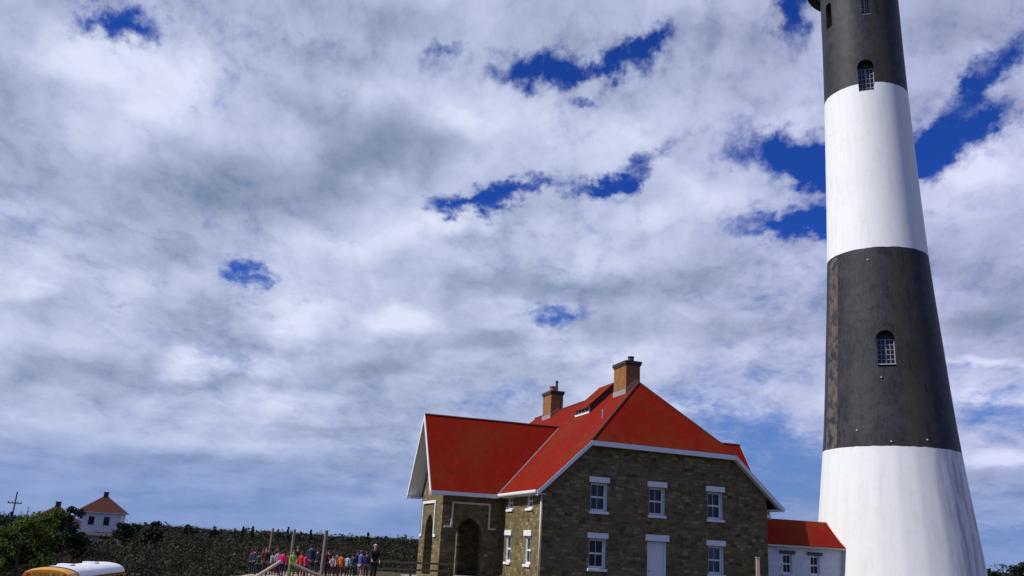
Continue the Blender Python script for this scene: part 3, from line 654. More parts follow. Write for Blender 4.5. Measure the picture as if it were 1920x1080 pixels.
# keep the facet edges of the base crisp
try:
    bm = bmesh.new(); bm.from_mesh(nm)
    for e_ in bm.edges:
        if e_.is_manifold:
            mz = (e_.verts[0].co.z+e_.verts[1].co.z)/2; an = e_.calc_face_angle(0)
            e_.smooth = not (an > R(25))
    bm.to_mesh(nm); bm.free()
except Exception as ex: print('sharp', ex)
mat('tower_frame', rough=.5, build=lambda t: (t.mix(t.noise(objco(t), 3, 3).outputs[0], (.30, .30, .34), (.45, .45, .50)), None, None))
for ang, hw, z0, z1, tg in TW:
    rr, n_, t_ = winframe(ang, z0)
    rr -= .10 if z0 < 25 else .05
    def bx(mb, a0, a1, b0, b1, d0, d1):
        ps = [tuple(n_*(rr+dd)+t_*a+Vector((0, 0, b))) for a, b, dd in ((a0,b0,d0),(a1,b0,d0),(a1,b0,d1),(a0,b0,d1),(a0,b1,d0),(a1,b1,d0),(a1,b1,d1),(a0,b1,d1))]
        mb.add(ps, [(3,2,1,0),(4,5,6,7),(0,1,5,4),(1,2,6,5),(2,3,7,6),(3,0,4,7)])
    fr = MB(); d0, d1 = -.66, -.60; f = .06
    top = z1+.04 if tg in 'ab' else z1-.1
    zb = z0+(.26 if z0 < 25 else .1)
    bx(fr, -hw+.003, -hw+f, zb, top, d0, d1); bx(fr, hw-f, hw-.003, zb, top, d0, d1)
    bx(fr, -hw+f, hw-f, top-f, top, d0, d1); bx(fr, -hw+f, hw-f, zb, zb+f, d0, d1); bx(fr, -.05, .05, zb+f, top-f, d0, d1+.01)
    nb = 5
    for k in range(1, nb):
        z = zb+f+(top-zb-2*f)*k/nb; bx(fr, -hw+f, -.05, z-.016, z+.016, d0+.02, d1-.01); bx(fr, .05, hw-f, z-.016, z+.016, d0+.02, d1-.01)
    for s_ in (-1, 1):
        a = s_*(hw-f+.05)/2; bx(fr, a-.015, a+.015, zb+f, top-f, d0+.02, d1-.01)
    wd = fr.build('window', 'tower_frame', lh)
    pn = MB(); bx(pn, -hw+.02, hw-.02, zb+.02, top-.02, d0-.01, d0+.015); pn.build('pane', 'glass', wd)
    hd = MB(); vs, fs = loops_solid([roundarch(0, hw-.003, top+.002, z1)[0:2]+roundarch(0, hw-.003, top+.002, max(z1, top+.01))[2:]], .1, n_*(rr+d0-.01), t_, (0, 0, 1), n_); hd.add(vs, fs); hd.build('arch_panel', 'black_paint', wd)
    sb = MB(); bx(sb, -hw+.004, hw-.004, zb-.07, zb-.003, -.74, -.05); sb.build('sill', 'tower_frame', wd)
for ang, z in ((-157.5, 11.2), (-130.0, 10.35), (-100.5, 10.55), (-134.5, 15.0), (-140.5, 24.2)):
    rr, n_, t_ = winframe(ang, z); m_ = MB(); m_.tube([n_*(rr-.1)+Vector((0, 0, z)), n_*(rr+.10)+Vector((0, 0, z-.03))], .06, 8); m_.build('wall_light', 'cream_paint', lh)
# gallery, watch room and lantern above the picture's top edge
def lathe(name, prof, m, parent, n=64, smooth_=True):
    mb = MB(); vs = []; fs = []
    for r, z in prof:
        for i in range(n): a = 2*math.pi*i/n; vs.append((r*math.cos(a), r*math.sin(a), z))
    for j in range(len(prof)-1):
        for i in range(n): i2 = (i+1) % n; fs.append((j*n+i, j*n+i2, (j+1)*n+i2, (j+1)*n+i))
    fs += [tuple(range(n-1, -1, -1)), tuple((len(prof)-1)*n+i for i in range(n))]
    mb.v = vs; mb.f = fs; return mb.build(name, m, parent)
lathe('gallery', [(3.15, 50.2), (3.2, 50.3), (3.4, 50.6), (4.3, 50.8), (4.3, 51.05), (2.6, 51.06)], 'black_paint', lh)
lathe('watch_room', [(2.6, 51.07), (2.6, 53.2), (3.3, 53.4), (3.3, 53.55), (1.9, 53.56)], 'black_paint', lh)
lathe('lantern', [(1.9, 53.57), (1.9, 56.0)], 'glass', lh, 24)
lathe('lantern_roof', [(2.1, 56.01), (2.1, 56.1), (1.2, 57.0), (.3, 57.5), (.3, 57.8), (.05, 58.0)], 'black_paint', lh, 24)
rl = MB()
for i in range(24):
    a = 2*math.pi*i/24; rl.tube([(4.2*math.cos(a), 4.2*math.sin(a), 51.05), (4.2*math.cos(a), 4.2*math.sin(a), 52.1)], .03, 5)
rl.tube([(4.2*math.cos(2*math.pi*i/48), 4.2*math.sin(2*math.pi*i/48), 52.1) for i in range(49)], .035, 5)
rl.build('railing', 'black_paint', lh)

# ------------------------------------------------------------------ foliage clouds of small leaf faces
def leafmesh(name, cen, nrm, size, m, parent=None, tint=None):
    n = len(cen); cen = np.asarray(cen, float); size = np.broadcast_to(size, (n,))[:, None]
    nrm = nrm/np.maximum(np.linalg.norm(nrm, axis=1, keepdims=True), 1e-6)
    h = rng.normal(size=(n, 3)); a = np.cross(nrm, h); a /= np.maximum(np.linalg.norm(a, axis=1, keepdims=True), 1e-6); b = np.cross(nrm, a)
    asp = rng.uniform(.45, .8, (n, 1))
    co = np.stack([cen-a*size, cen-b*size*asp, cen+a*size, cen+b*size*asp], 1).reshape(-1, 3)
    me = bpy.data.meshes.new(name); me.vertices.add(4*n); me.vertices.foreach_set('co', co.astype(np.float32).ravel())
    me.loops.add(4*n); me.loops.foreach_set('vertex_index', np.arange(4*n, dtype=np.int32))
    me.polygons.add(n); me.polygons.foreach_set('loop_start', np.arange(0, 4*n, 4, dtype=np.int32)); me.polygons.foreach_set('loop_total', np.full(n, 4, np.int32))
    me.update()
    at = me.attributes.new('tint', 'FLOAT', 'FACE'); at.data.foreach_set('value', (rng.uniform(0, 1, n) if tint is None else tint).astype(np.float32))
    me.materials.append(MATS[m]); o = bpy.data.objects.new(name, me); col.objects.link(o)
    if parent: o.parent = parent
    return o
def bush_field(name, x, y, r, h, per, lsize, m, label):
    """many bushes: centres x,y, radius r, height h; 'per' leaf faces each"""
    n = len(x); k = np.repeat(np.arange(n), per); N = len(k)
    d = rng.normal(size=(N, 3)); d /= np.linalg.norm(d, axis=1, keepdims=True); d[:, 2] = np.abs(d[:, 2])
    rad = rng.uniform(.55, 1.0, N)**.5*(1+.25*rng.normal(size=N)*.6)
    base = gz(x, y)
    c = np.stack([x[k]+d[:, 0]*rad*r[k], y[k]+d[:, 1]*rad*r[k], base[k]+d[:, 2]*rad*h[k]], 1)
    bt = rng.uniform(0, 1, n); ti = np.clip(.75*bt[k]+.25*rng.uniform(0, 1, N), 0, 1)
    nr = d+rng.normal(size=(N, 3))*.5
    o = leafmesh(name, c, nr, lsize*rng.uniform(.6, 1.4, N), m, None, ti)
    return tag(o, label, 'vegetation', kind='stuff')
def polar(n, r0_, r1_, a0, a1):
    r = np.sqrt(rng.uniform(r0_**2, r1_**2, n)); a = np.radians(rng.uniform(a0, a1, n)); return r*np.sin(a), r*np.cos(a)
def keep(x, y):
    """clear of the house, the tower, the visitors' terrace and the bus"""
    uu = (x-HC.x)*HU.x+(y-HC.y)*HU.y; vv = (x-HC.x)*HV.x+(y-HC.y)*HV.y
    inh = (uu > -7) & (uu < 41) & (vv > -60) & (vv < 28)
    ter = (x > -17) & (y < 57)
    bus = (x > -29) & (x < -17) & (y < 60)
    return ~(inh | ter | bus)
# near scrub
x, y = polar(2600, 50, 130, -46, 40); k = keep(x, y); x, y = x[k], y[k]; dist = np.hypot(x, y)
bush_field('scrub', x, y, rng.uniform(.9, 2.0, len(x)), rng.uniform(.9, 1.9, len(x))*(.8+.5*smooth(dist, 60, 130)), 110, .13, 'scrub', 'brown and green coastal scrub covering the slope behind the visitors')
x, y = polar(900, 26, 56, -50, -24); k = keep(x, y); x, y = x[k], y[k]
bush_field('scrub', x, y, rng.uniform(.8, 1.6, len(x)), rng.uniform(.8, 1.5, len(x)), 160, .10, 'scrub', 'low scrub in front of the parked bus at the left edge')
x, y = polar(3400, 125, 330, -44, 42); k = keep(x, y); x, y = x[k], y[k]
bush_field('scrub', x, y, rng.uniform(1.5, 3.2, len(x)), rng.uniform(1.6, 3.4, len(x)), 100, .23, 'scrub', 'rough brown scrub reaching from the slope to the distant wood')
x, y = polar(3600, 300, 900, -44, 42)
hh_ = 4.75-.0021*np.hypot(x, y)+.45*np.sin(np.degrees(np.arctan2(x, y))*.9+1)+rng.uniform(-.7, .8, len(x))
hh_ = np.where(rng.uniform(0, 1, len(x)) < .07, hh_+rng.uniform(.5, 2.0, len(x)), hh_)
bush_field('woodland', x, y, rng.uniform(2.5, 6, len(x)), hh_, 90, .6, 'wood_leaf', 'dark low wood along the horizon left of the stone house')

def tree(name, label, cat, x, y, top, cr_, m, leaf=.14, nleaf=2600, shape='round', lean=0, group=None, trunk_r=.12, zb=None, fill=.35):
    z = float(gz(x, y)) if zb is None else zb
    root = thing(name, label, cat, (x, y, z), random.uniform(0, 6), group); H = top-z
    tr = MB(); n_l = 9 if shape != 'cone' else 5; ends = []
    tr.tube([(0, 0, -.3), (lean*.3, 0, H*.35), (lean*.7, .05, H*.7), (lean, 0, H*.96)], [trunk_r, trunk_r*.8, trunk_r*.5, trunk_r*.15], 7)
    for i in range(n_l):
        a = i*2.4+random.uniform(-.3, .3); hz_ = H*random.uniform(.25, .75); l = cr_*random.uniform(.6, .95)*(1.15-hz_/H*.6)
        p = Vector((lean*hz_/H, 0, hz_)); q = p+Vector((math.cos(a)*l, math.sin(a)*l, l*random.uniform(.35, .8)))
        if q.z > H*.96: q.z = H*.96
        tr.tube([p, (p+q)/2+Vector((0, 0, -.08*l)), q], [trunk_r*.45, trunk_r*.3, trunk_r*.08], 5); ends.append(q)
    tr.build('trunk', 'bark', root)
    cl = []
    if shape == 'cone':
        for i in range(26):
            t = random.uniform(0, 1)**.8; hz_ = H*(.15+.83*t); rr = cr_*(1.02-t)*random.uniform(.55, 1.1); a = random.uniform(0, 6.28)
            cl.append((lean*hz_/H+math.cos(a)*rr*.7, math.sin(a)*rr*.7, hz_, max(.12, .35*cr_*(1.05-t))))
    else:
        for q in ends: cl.append((*q, cr_*random.uniform(.28, .42)))
        for i in range(16):
            a = random.uniform(0, 6.28); t = random.uniform(0, 1)**.5; hz_ = H*random.uniform(.30, .93); env = math.sqrt(max(.05, 1-((hz_/H-.55)/.48)**2))
            cl.append((lean*hz_/H+math.cos(a)*cr_*t*env*.85, math.sin(a)*cr_*t*env*.85, hz_, cr_*random.uniform(.2, .36)))
    cl = np.array(cl); k = rng.integers(0, len(cl), nleaf); d = rng.normal(size=(nleaf, 3)); d /= np.linalg.norm(d, axis=1, keepdims=True)
    rad = rng.uniform(fill, 1.12, nleaf)[:, None]; c = cl[k, :3]+d*rad*cl[k, 3:4]*np.array([1.1, 1.1, .8])
    c[:, 2] = np.clip(c[:, 2], .05, None)
    leafmesh('crown', c, d+rng.normal(size=(nleaf, 3))*.7, leaf*rng.uniform(.5, 1.3, nleaf), m, root)
    return root
def at(px, Y):     # x of a point at depth Y seen at pixel column px near the horizon
    hy = 968+px*.0553; a = (px-960)/FPX; b = -(hy-540)/FPX
    d_ = fw+a*cr+b*cu; return d_.x/d_.y*Y
tree('broadleaf_tree', 'bright green wind-combed tree at the left edge behind the bus', 'tree', at(48, 60), 60, 2.9, 2.1, 'green_leaf', .13, 5200, lean=.5)
tree('broadleaf_tree', 'green sloping tree top reaching up toward the brown house roof', 'tree', at(84, 62), 62, 3.05, 1.1, 'green_leaf', .11, 2000, lean=.9, group=None)
tree('broadleaf_tree', 'dark green tree cut by the left edge of the picture', 'tree', at(6, 66), 66, 2.4, 2.4, 'pine_leaf', .13, 4200)
tree('pine_tree', 'dark pine with a tufted top standing left of the white house', 'tree', at(128, 100), 100, 3.75, 2.1, 'pine_leaf', .17, 5200, fill=.2)
tree('pine_tree', 'lower dark pine in front of the left corner of the white house', 'tree', at(146, 104), 104, .9, 1.9, 'pine_leaf', .18, 3000)
tree('pine_tree', 'dark tree against the right side of the white house', 'tree', at(236, 150), 150, 1.9, 2.0, 'pine_leaf', .22, 2400)
tree('pine_tree', 'dark rounded tree rising above the treeline right of the white house', 'tree', at(292, 150), 150, 2.6, 1.8, 'pine_leaf', .2, 2400)
for px, tp, cw, lab in ((254, 1.6, 1.6, 'small dark pine between the white house and the rounded tree'), (352, 2.2, 1.8, 'small dark pine on the treeline above the middle of the scrub slope'), (402, 2.0, 1.4, 'small dark pine on the treeline left of the clearing'), (456, 2.6, .9, 'narrow dark pine poking above the treeline over the wooden rails'), (474, 2.9, .8, 'pointed dark pine just left of the first wooden pole'), (540, 3.0, 1.1, 'round topped dark pine between first and second wooden pole'), (583, 2.9, .7, 'thin dark pine between second and third wooden pole'), (690, 3.0, 1.1, 'flat dark tree on the treeline above the visitors at right')):
    tree('pine_tree', lab, 'tree', at(px, 260), 260, tp+(.3 if px < 450 else .2), cw, 'wood_leaf', .3, 900, shape='cone' if cw < 1.2 else 'round')
tree('broadleaf_tree', 'dark leafy tree in the bottom right corner beyond the lighthouse', 'tree', at(1918, 84), 84, 3.1, 1.7, 'pine_leaf', .13, 3400, lean=-.8)
tree('bare_tree', 'thin twiggy small tree just right of the lighthouse base', 'tree', at(1880, 90), 90, 2.9, 1.2, 'wood_leaf', .06, 700, group=None)
tree('shrub', 'low dark shrub at the foot of the lighthouse on the right', 'shrub', at(1857, 88), 88, 2.1, 1.0, 'pine_leaf', .12, 1400)

# ------------------------------------------------------------------ distant houses, utility pole
mat('far_white', rough=.7, build=lambda t: (t.mix(t.noise(objco(t), .8, 4).outputs[0], (.52, .55, .58), (.66, .68, .70)), None, None))
mat('far_red', rough=.8, build=lambda t: (t.mix(t.noise(objco(t), 1.2, 4).outputs[0], (.045, .006, .005), (.075, .009, .007)), None, None))
mat('far_brown', rough=.9, build=lambda t: (t.mix(t.noise(objco(t), 1.2, 4).outputs[0], (.05, .025, .02), (.08, .04, .03)), None, None))
def far_house(label, x, y, rz, w_, d_, zg, ze_, zp_, wm, rm, wins, porch=True):
    h = thing('hip_roof_house', label, 'house', (x, y, zg), rz); E_ = ze_-zg; Pk = zp_-zg
    wb = MB(); wb.box(-w_/2, w_/2, -d_/2, d_/2, -1, E_); wb.build('wall', wm, h)
    r = MB(); o_ = .5; a, b = w_/2+o_, d_/2+o_; q = .35
    r.add([(-a,-b,E_-.05),(a,-b,E_-.05),(a,b,E_-.05),(-a,b,E_-.05),(-q,0,Pk),(q,0,Pk)], [(0,1,5,4),(1,2,5),(2,3,4,5),(3,0,4),(3,2,1,0)])
    ro = r.build('roof', rm, h)
    c = MB(); c.box(-.38, .38, -.38, .38, Pk-.8, Pk+.65); c.box(-.46, .46, -.46, .46, Pk+.65, Pk+.8); c.build('chimney', 'dark_cap', ro)
    fb_ = MB(); fb_.box(-a+.02, a-.02, -b+.02, b-.02, E_-.22, E_-.06); fb_.build('eave_board', wm, h)
    for face, u_, z_, ww, hw_ in wins:
        m_ = MB(); p_ = MB()
        if face == 'f':
            m_.box(u_-ww/2-.08, u_+ww/2+.08, -d_/2-.06, -d_/2-.004, z_-.08, z_+hw_+.08); p_.box(u_-ww/2, u_+ww/2, -d_/2-.08, -d_/2-.063, z_, z_+hw_)
        else:
            m_.box(w_/2+.004, w_/2+.06, u_-ww/2-.08, u_+ww/2+.08, z_-.08, z_+hw_+.08); p_.box(w_/2+.063, w_/2+.08, u_-ww/2, u_+ww/2, z_, z_+hw_)
        wo = m_.build('window', wm, h); p_.build('pane', 'glass', wo)
    if porch:
        p_ = MB(); p_.slab([(-1.6, -d_/2-2.2, 2.35), (3.2, -d_/2-2.2, 2.35), (3.2, -d_/2-.01, 2.95), (-1.6, -d_/2-.01, 2.95)], (0, 0, -.12)); p_.build('porch_roof', 'dark_cap', h)
        for q in (-1.5, .7, 3.05):
            MB().box(q-.07, q+.07, -d_/2-2.12, -d_/2-1.98, -.5, 2.22).build('porch_post', wm, h)
    return h
far_house('white two storey house with hipped red roof on the left horizon', at(190, 170), 170, R(16), 7.4, 6.5, -3.0, 3.55, 6.5, 'far_white', 'far_red',
          [('f', -1.3, 4.2, 1.0, 1.5), ('f', 1.3, 4.2, 1.0, 1.5), ('f', -2.4, .8, 1.0, 1.5), ('f', 1.2, .6, 1.2, 2.0), ('s', -1, 3.7, .9, 1.4), ('s', 1.6, 3.7, .9, 1.4)])
far_house('dark brown house with dull red roof half hidden by trees at far left', at(104, 150), 150, R(20), 6.5, 6, -3.0, 1.6, 3.9, 'far_brown', 'far_red', [('f', -1.4, 2.6, .9, 1.3), ('f', 1.4, 2.6, .9, 1.3)], False)
pl = thing('utility_pole', 'thin dark utility pole with crossarm rising above the trees at left', 'pole', (at(22, 130), 130, -3.2), R(12))
m_ = MB(); m_.tube([(0, 0, 0), (.05, 0, 8.6)], [.16, .09], 8); m_.build('pole', 'dark_wood', pl)
m_ = MB(); m_.box(-.95, .95, -.07, .07, 6.9, 7.05); m_.build('crossarm', 'dark_wood', pl)
for s_ in (-.85, -.3, .35, .85): m_ = MB(); m_.tube([(s_, 0, 7.05), (s_, 0, 7.25)], .05, 6); m_.build('insulator', 'dark_metal', pl)

# ------------------------------------------------------------------ school bus
mat('bus_yellow', rough=.35, spec=.5, build=lambda t: (t.mix(t.noise(objco(t), 2, 4).outputs[0], (.62, .27, .02), (.70, .33, .03)), None, None))
mat('bus_white', rough=.4, spec=.5, build=lambda t: (t.mix(t.noise(objco(t), 2, 4).outputs[0], (.72, .73, .76), (.82, .83, .85)), None, None))
mat('rubber', (.02, .02, .02), .8); mat('black_letter', (.015, .015, .015), .5)
mat('lamp_amber', (.55, .22, .02), .3); mat('lamp_red', (.4, .03, .02), .3); mat('lamp_clear', (.6, .6, .58), .2)
def bus():
    FX, FY = -22.62, 46.0
    b = thing('school_bus', 'yellow school bus with white roof and two roof hatches at the lower left', 'bus', (FX, FY, -3.34), R(7))
    Lb, hw = 9.6, 1.2                       # front at y=0, body runs to +y ; x across
    def sec(yv, k=1.0, drop=0.0):
        pts = [(-hw*k, yv, .55), (hw*k, yv, .55), (hw*k, yv, 2.45)]
        for i in range(1, 8):
            a = math.pi*i/8; pts.append((hw*k*math.cos(a)*.985, yv, 2.45+(.48-drop)*math.sin(a)**.75))
        pts.append((-hw*k, yv, 2.45)); return pts
    m = MB(); n = len(sec(0))
    ys = [(0, .965, .10), (.18, .99, .03), (.45, 1, 0), (Lb-.4, 1, 0), (Lb-.1, .99, .03), (Lb, .96, .1)]
    vs = [];
    for yv, k, dr in ys: vs += sec(yv, k, dr)
    fs = [tuple(range(n)), tuple(range(len(vs)-1, len(vs)-n-1, -1))]
    for j in range(len(ys)-1):
        for i in range(n): i2 = (i+1) % n; fs.append((j*n+i, j*n+i2, (j+1)*n+i2, (j+1)*n+i))
    m.v = vs; m.f = fs; body = m.build('body', 'bus_yellow', b)
    # white roof skin from just behind the front cap
    r = MB(); vs = []; NP = 13; yy = [1.15, 1.6, Lb-.35]
    for j, yv in enumerate(yy):
        for i in range(NP): a = math.pi*i/(NP-1); vs.append(((hw*.985+.014)*math.cos(a), yv+(.9*abs(math.cos(a))*0 if j else -.55*math.sin(a)+.2), 2.47+.496*max(0, math.sin(a))**.75))
    fs = [(j*NP+i, j*NP+i+1, (j+1)*NP+i+1, (j+1)*NP+i) for j in range(len(yy)-1) for i in range(NP-1)]
    r.v = vs; r.f = fs; ro = r.build('roof', 'bus_white', b, smooth=True)
    for yv in (2.6, 6.6):
        h_ = MB(); h_.box(-.36, .36, yv-.36, yv+.36, 2.90, 3.04); h_.build('roof_hatch', 'bus_white', ro, bevel=.04)
    # windscreen, destination sign, lamps
    for s_ in (-1, 1):
        w_ = MB(); w_.slab([(s_*.06, -.02, 1.55), (s_*1.05, -.02, 1.55), (s_*1.03, -.02, 2.40), (s_*.06, -.02, 2.46)], (0, .015, 0)); w_.build('windscreen', 'glass', body)
        l_ = MB(); l_.tube([(s_*.88, .03, 2.58), (s_*.88, -.06, 2.58)], .08, 14); l_.build('warning_lamp', 'lamp_red', body)
        l_ = MB(); l_.tube([(s_*1.04, .03, 2.50), (s_*1.04, -.06, 2.50)], .06, 14); l_.build('warning_lamp', 'lamp_amber', body)
        l_ = MB(); l_.tube([(s_*.85, -1.28, 1.0), (s_*.85, -1.36, 1.0)], .12, 14); l_.build('headlight', 'lamp_clear', b)
        mr = MB(); mr.tube([(s_*1.15, 0, 2.3), (s_*1.36, -.3, 2.2)], .02, 5); mr.box(s_*1.36-.1, s_*1.36+.1, -.36, -.30, 1.95, 2.3); mr.build('mirror', 'rubber', body)
    hd = MB(); hd.slab([(-.95, -1.3, .6), (.95, -1.3, .6), (.92, -1.25, 1.25), (.75, -1.15, 1.42), (-.75, -1.15, 1.42), (-.92, -1.25, 1.25)], (0, 1.24, .1)); hd.build('bonnet', 'bus_yellow', b, bevel=.05)
    bp = MB(); bp.box(-1.1, 1.1, -1.48, -1.34, .45, .72); bp.build('bumper', 'rubber', b, bevel=.02)
    for s_ in (-1, 1):
        for k in range(9):
            y0_ = .75+k*.95; w_ = MB(); w_.box(s_*1.2-.012 if s_ > 0 else -1.212, s_*1.2+.012 if s_ > 0 else -1.188, y0_, y0_+.8, 1.62, 2.32); w_.build('side_window', 'glass', body)
        st = MB(); st.box(s_*1.206-.01, s_*1.206+.01, .3, Lb-.2, 1.30, 1.36); st.box(s_*1.206-.01, s_*1.206+.01, .3, Lb-.2, 2.38, 2.43); st.build('side_rail', 'rubber', body)
        for yv in (-.75, 7.0):
            wh = MB(); wh.tube([(s_*1.05, yv, .02+.44), (s_*1.24, yv, .46)], .46, 22); wo = wh.build('wheel', 'rubber', b); rm = MB(); rm.tube([(s_*1.23, yv, .46), (s_*1.26, yv, .46)], .24, 16); rm.build('rim', 'lamp_clear', wo)
    tc = bpy.data.curves.new('t', 'FONT'); tc.body = 'SCHOOL BUS'; tc.size = .22; tc.align_x = 'CENTER'; tc.extrude = .004
    to = bpy.data.objects.new('t', tc); me = bpy.data.meshes.new_from_object(to); bpy.data.objects.remove(to)
    me.transform(Matrix.Translation((0, -.032, 2.52)) @ Matrix.Rotation(R(90), 4, 'X')); me.materials.clear(); me.materials.append(MATS['black_letter'])
    lo = bpy.data.objects.new('lettering', me); col.objects.link(lo); lo.parent = body
bus()

# ------------------------------------------------------------------ poles, rails, posts by the visitors
def pole(px, Y, top, base, lean, r_, m, label, name='wooden_pole', cat='pole', group=None):
    x = at(px, Y); mb = MB(); mb.tube([(0, 0, base), (lean*.5, 0, (top+base)/2), (lean, 0, top)], [r_, r_*.95, r_*.85], 10)
    o = mb.build(name, m, None, loc=(x, Y, 0)); return tag(o, label, cat, group)
pole(611, 45.5, 2.15, -.6, .02, .105, 'weathered_wood', 'tallest thickest wooden pole, third from the left among the visitors', group='tall wooden poles among the visitors')
pole(551, 47.5, 2.12, -.6, .03, .085, 'weathered_wood', 'middle wooden pole between the pink and green dressed children', group='tall wooden poles among the visitors')
pole(508, 49.5, 2.12, -.6, .10, .065, 'weathered_wood', 'thinnest wooden pole, leftmost of the three, above the sloping rail', group='tall wooden poles among the visitors')
def beam(p, q, wd, m, label, name='handrail', cat='railing'):
    p = Vector(p); q = Vector(q); mb = MB(); mid = (p+q)/2
    mb.tube([p-mid, q-mid], wd, 8); o = mb.build(name, m, None, loc=mid); return tag(o, label, cat)
yb = 44.0
hz = lambda px, py, Y: (lambda d_: (d_.x/d_.y*Y, Y, EYE+d_.z/d_.y*Y))(fw+(px-960)/FPX*cr-(py-540)/FPX*cu)
beam(hz(476, 1084, yb), hz(527, 1052, yb), .075, 'pale_wood', 'pale log rail sloping up to the right below the leftmost wooden pole')
beam(hz(549, 1058, yb-.6), hz(618, 1088, yb-.6), .085, 'weathered_wood', 'grey log rail sloping down to the right behind the tallest wooden pole')
pole(474, 43, -.10, -1.2, 0, .085, 'white_paint', 'short white marker post at the left end of the sloping log rails', 'marker_post', 'post')
def fence(pts, label):
    f = thing('wooden_fence', label, 'fence', (pts[0][0], pts[0][1], float(gz(*pts[0]))))
    o = Vector((pts[0][0], pts[0][1], float(gz(*pts[0]))))
    P_ = [Vector((a, b, float(gz(a, b))))-o for a, b in pts]
    for p in P_:
        m = MB(); m.box(p.x-.06, p.x+.06, p.y-.06, p.y+.06, p.z-.2, p.z+1.0); m.build('post', 'dark_wood', f)
    for p, q in zip(P_, P_[1:]):
        for hz_ in (.45, .84):
            m = MB(); m.slab([p+Vector((0, -.09, hz_)), p+Vector((0, -.065, hz_)), p+Vector((0, -.065, hz_+.12)), p+Vector((0, -.09, hz_+.12))], q-p); m.build('rail', 'dark_wood', f)
fence([(at(px, 52.5), 52.5) for px in (640, 705, 775, 845)], 'low post and rail fence between the black coated man and the porch')
# front post by the stone house
mb = MB(); mb.box(-.085, .085, -.085, .085, -.6, 1.98); mb.box(-.105, .105, -.105, .105, 1.98, 2.04)
_p = HC+12.05*HU-1.5*HV
tag(mb.build('white_post', 'pale_wood', None, loc=(_p.x, _p.y, 0)), 'pale square post in front of the stone house beside its lower right window', 'post')

# ------------------------------------------------------------------ visitors
def skin_mesh(nodes, edges, sub=1, root=0):
    me = bpy.data.meshes.new('s'); me.from_pydata([n_[0] for n_ in nodes], edges, []); o = bpy.data.objects.new('s', me); col.objects.link(o)
    sk = o.modifiers.new('s', 'SKIN'); 
    if not me.skin_vertices: bpy.context.view_layer.update()
    if not me.skin_vertices: me.attributes
    sv = me.skin_vertices[0].data if me.skin_vertices else None
    if sv is None: raise RuntimeError('no skin layer')
    for i, n_ in enumerate(nodes):
        r_ = n_[1]; sv[i].radius = (r_, r_) if not isinstance(r_, tuple) else r_; sv[i].use_root = (i == root)
    ss_ = o.modifiers.new('u', 'SUBSURF'); ss_.levels = sub; ss_.render_levels = sub
    bpy.context.view_layer.update(); ev = o.evaluated_get(bpy.context.evaluated_depsgraph_get())
    out = bpy.data.meshes.new_from_object(ev); bpy.data.objects.remove(o); bpy.data.meshes.remove(me)
    out.polygons.foreach_set('use_smooth', [True]*len(out.polygons)); return out
def has_skin():
    try:
        skin_mesh([((0, 0, 0), .1), ((0, 0, 1), .1)], [(0, 1)]); return True
    except Exception as ex: print('SKIN FAIL', ex); return False
SKIN_OK = has_skin()
SKINS = [(.45, .26, .19), (.36, .20, .14), (.20, .11, .075)]
def cm_(name, c, rough=.85):
    key = name+str(c)
    if key not in MATS:
        mat(key, rough=rough, build=lambda t, c=c: (t.mix(t.noise(objco(t), 7, 4).outputs[0], tuple(q*.75 for q in c), tuple(min(1, q*1.15) for q in c)), t.noise(objco(t), 9, 3).outputs[0], (.3, .02)))
    return key
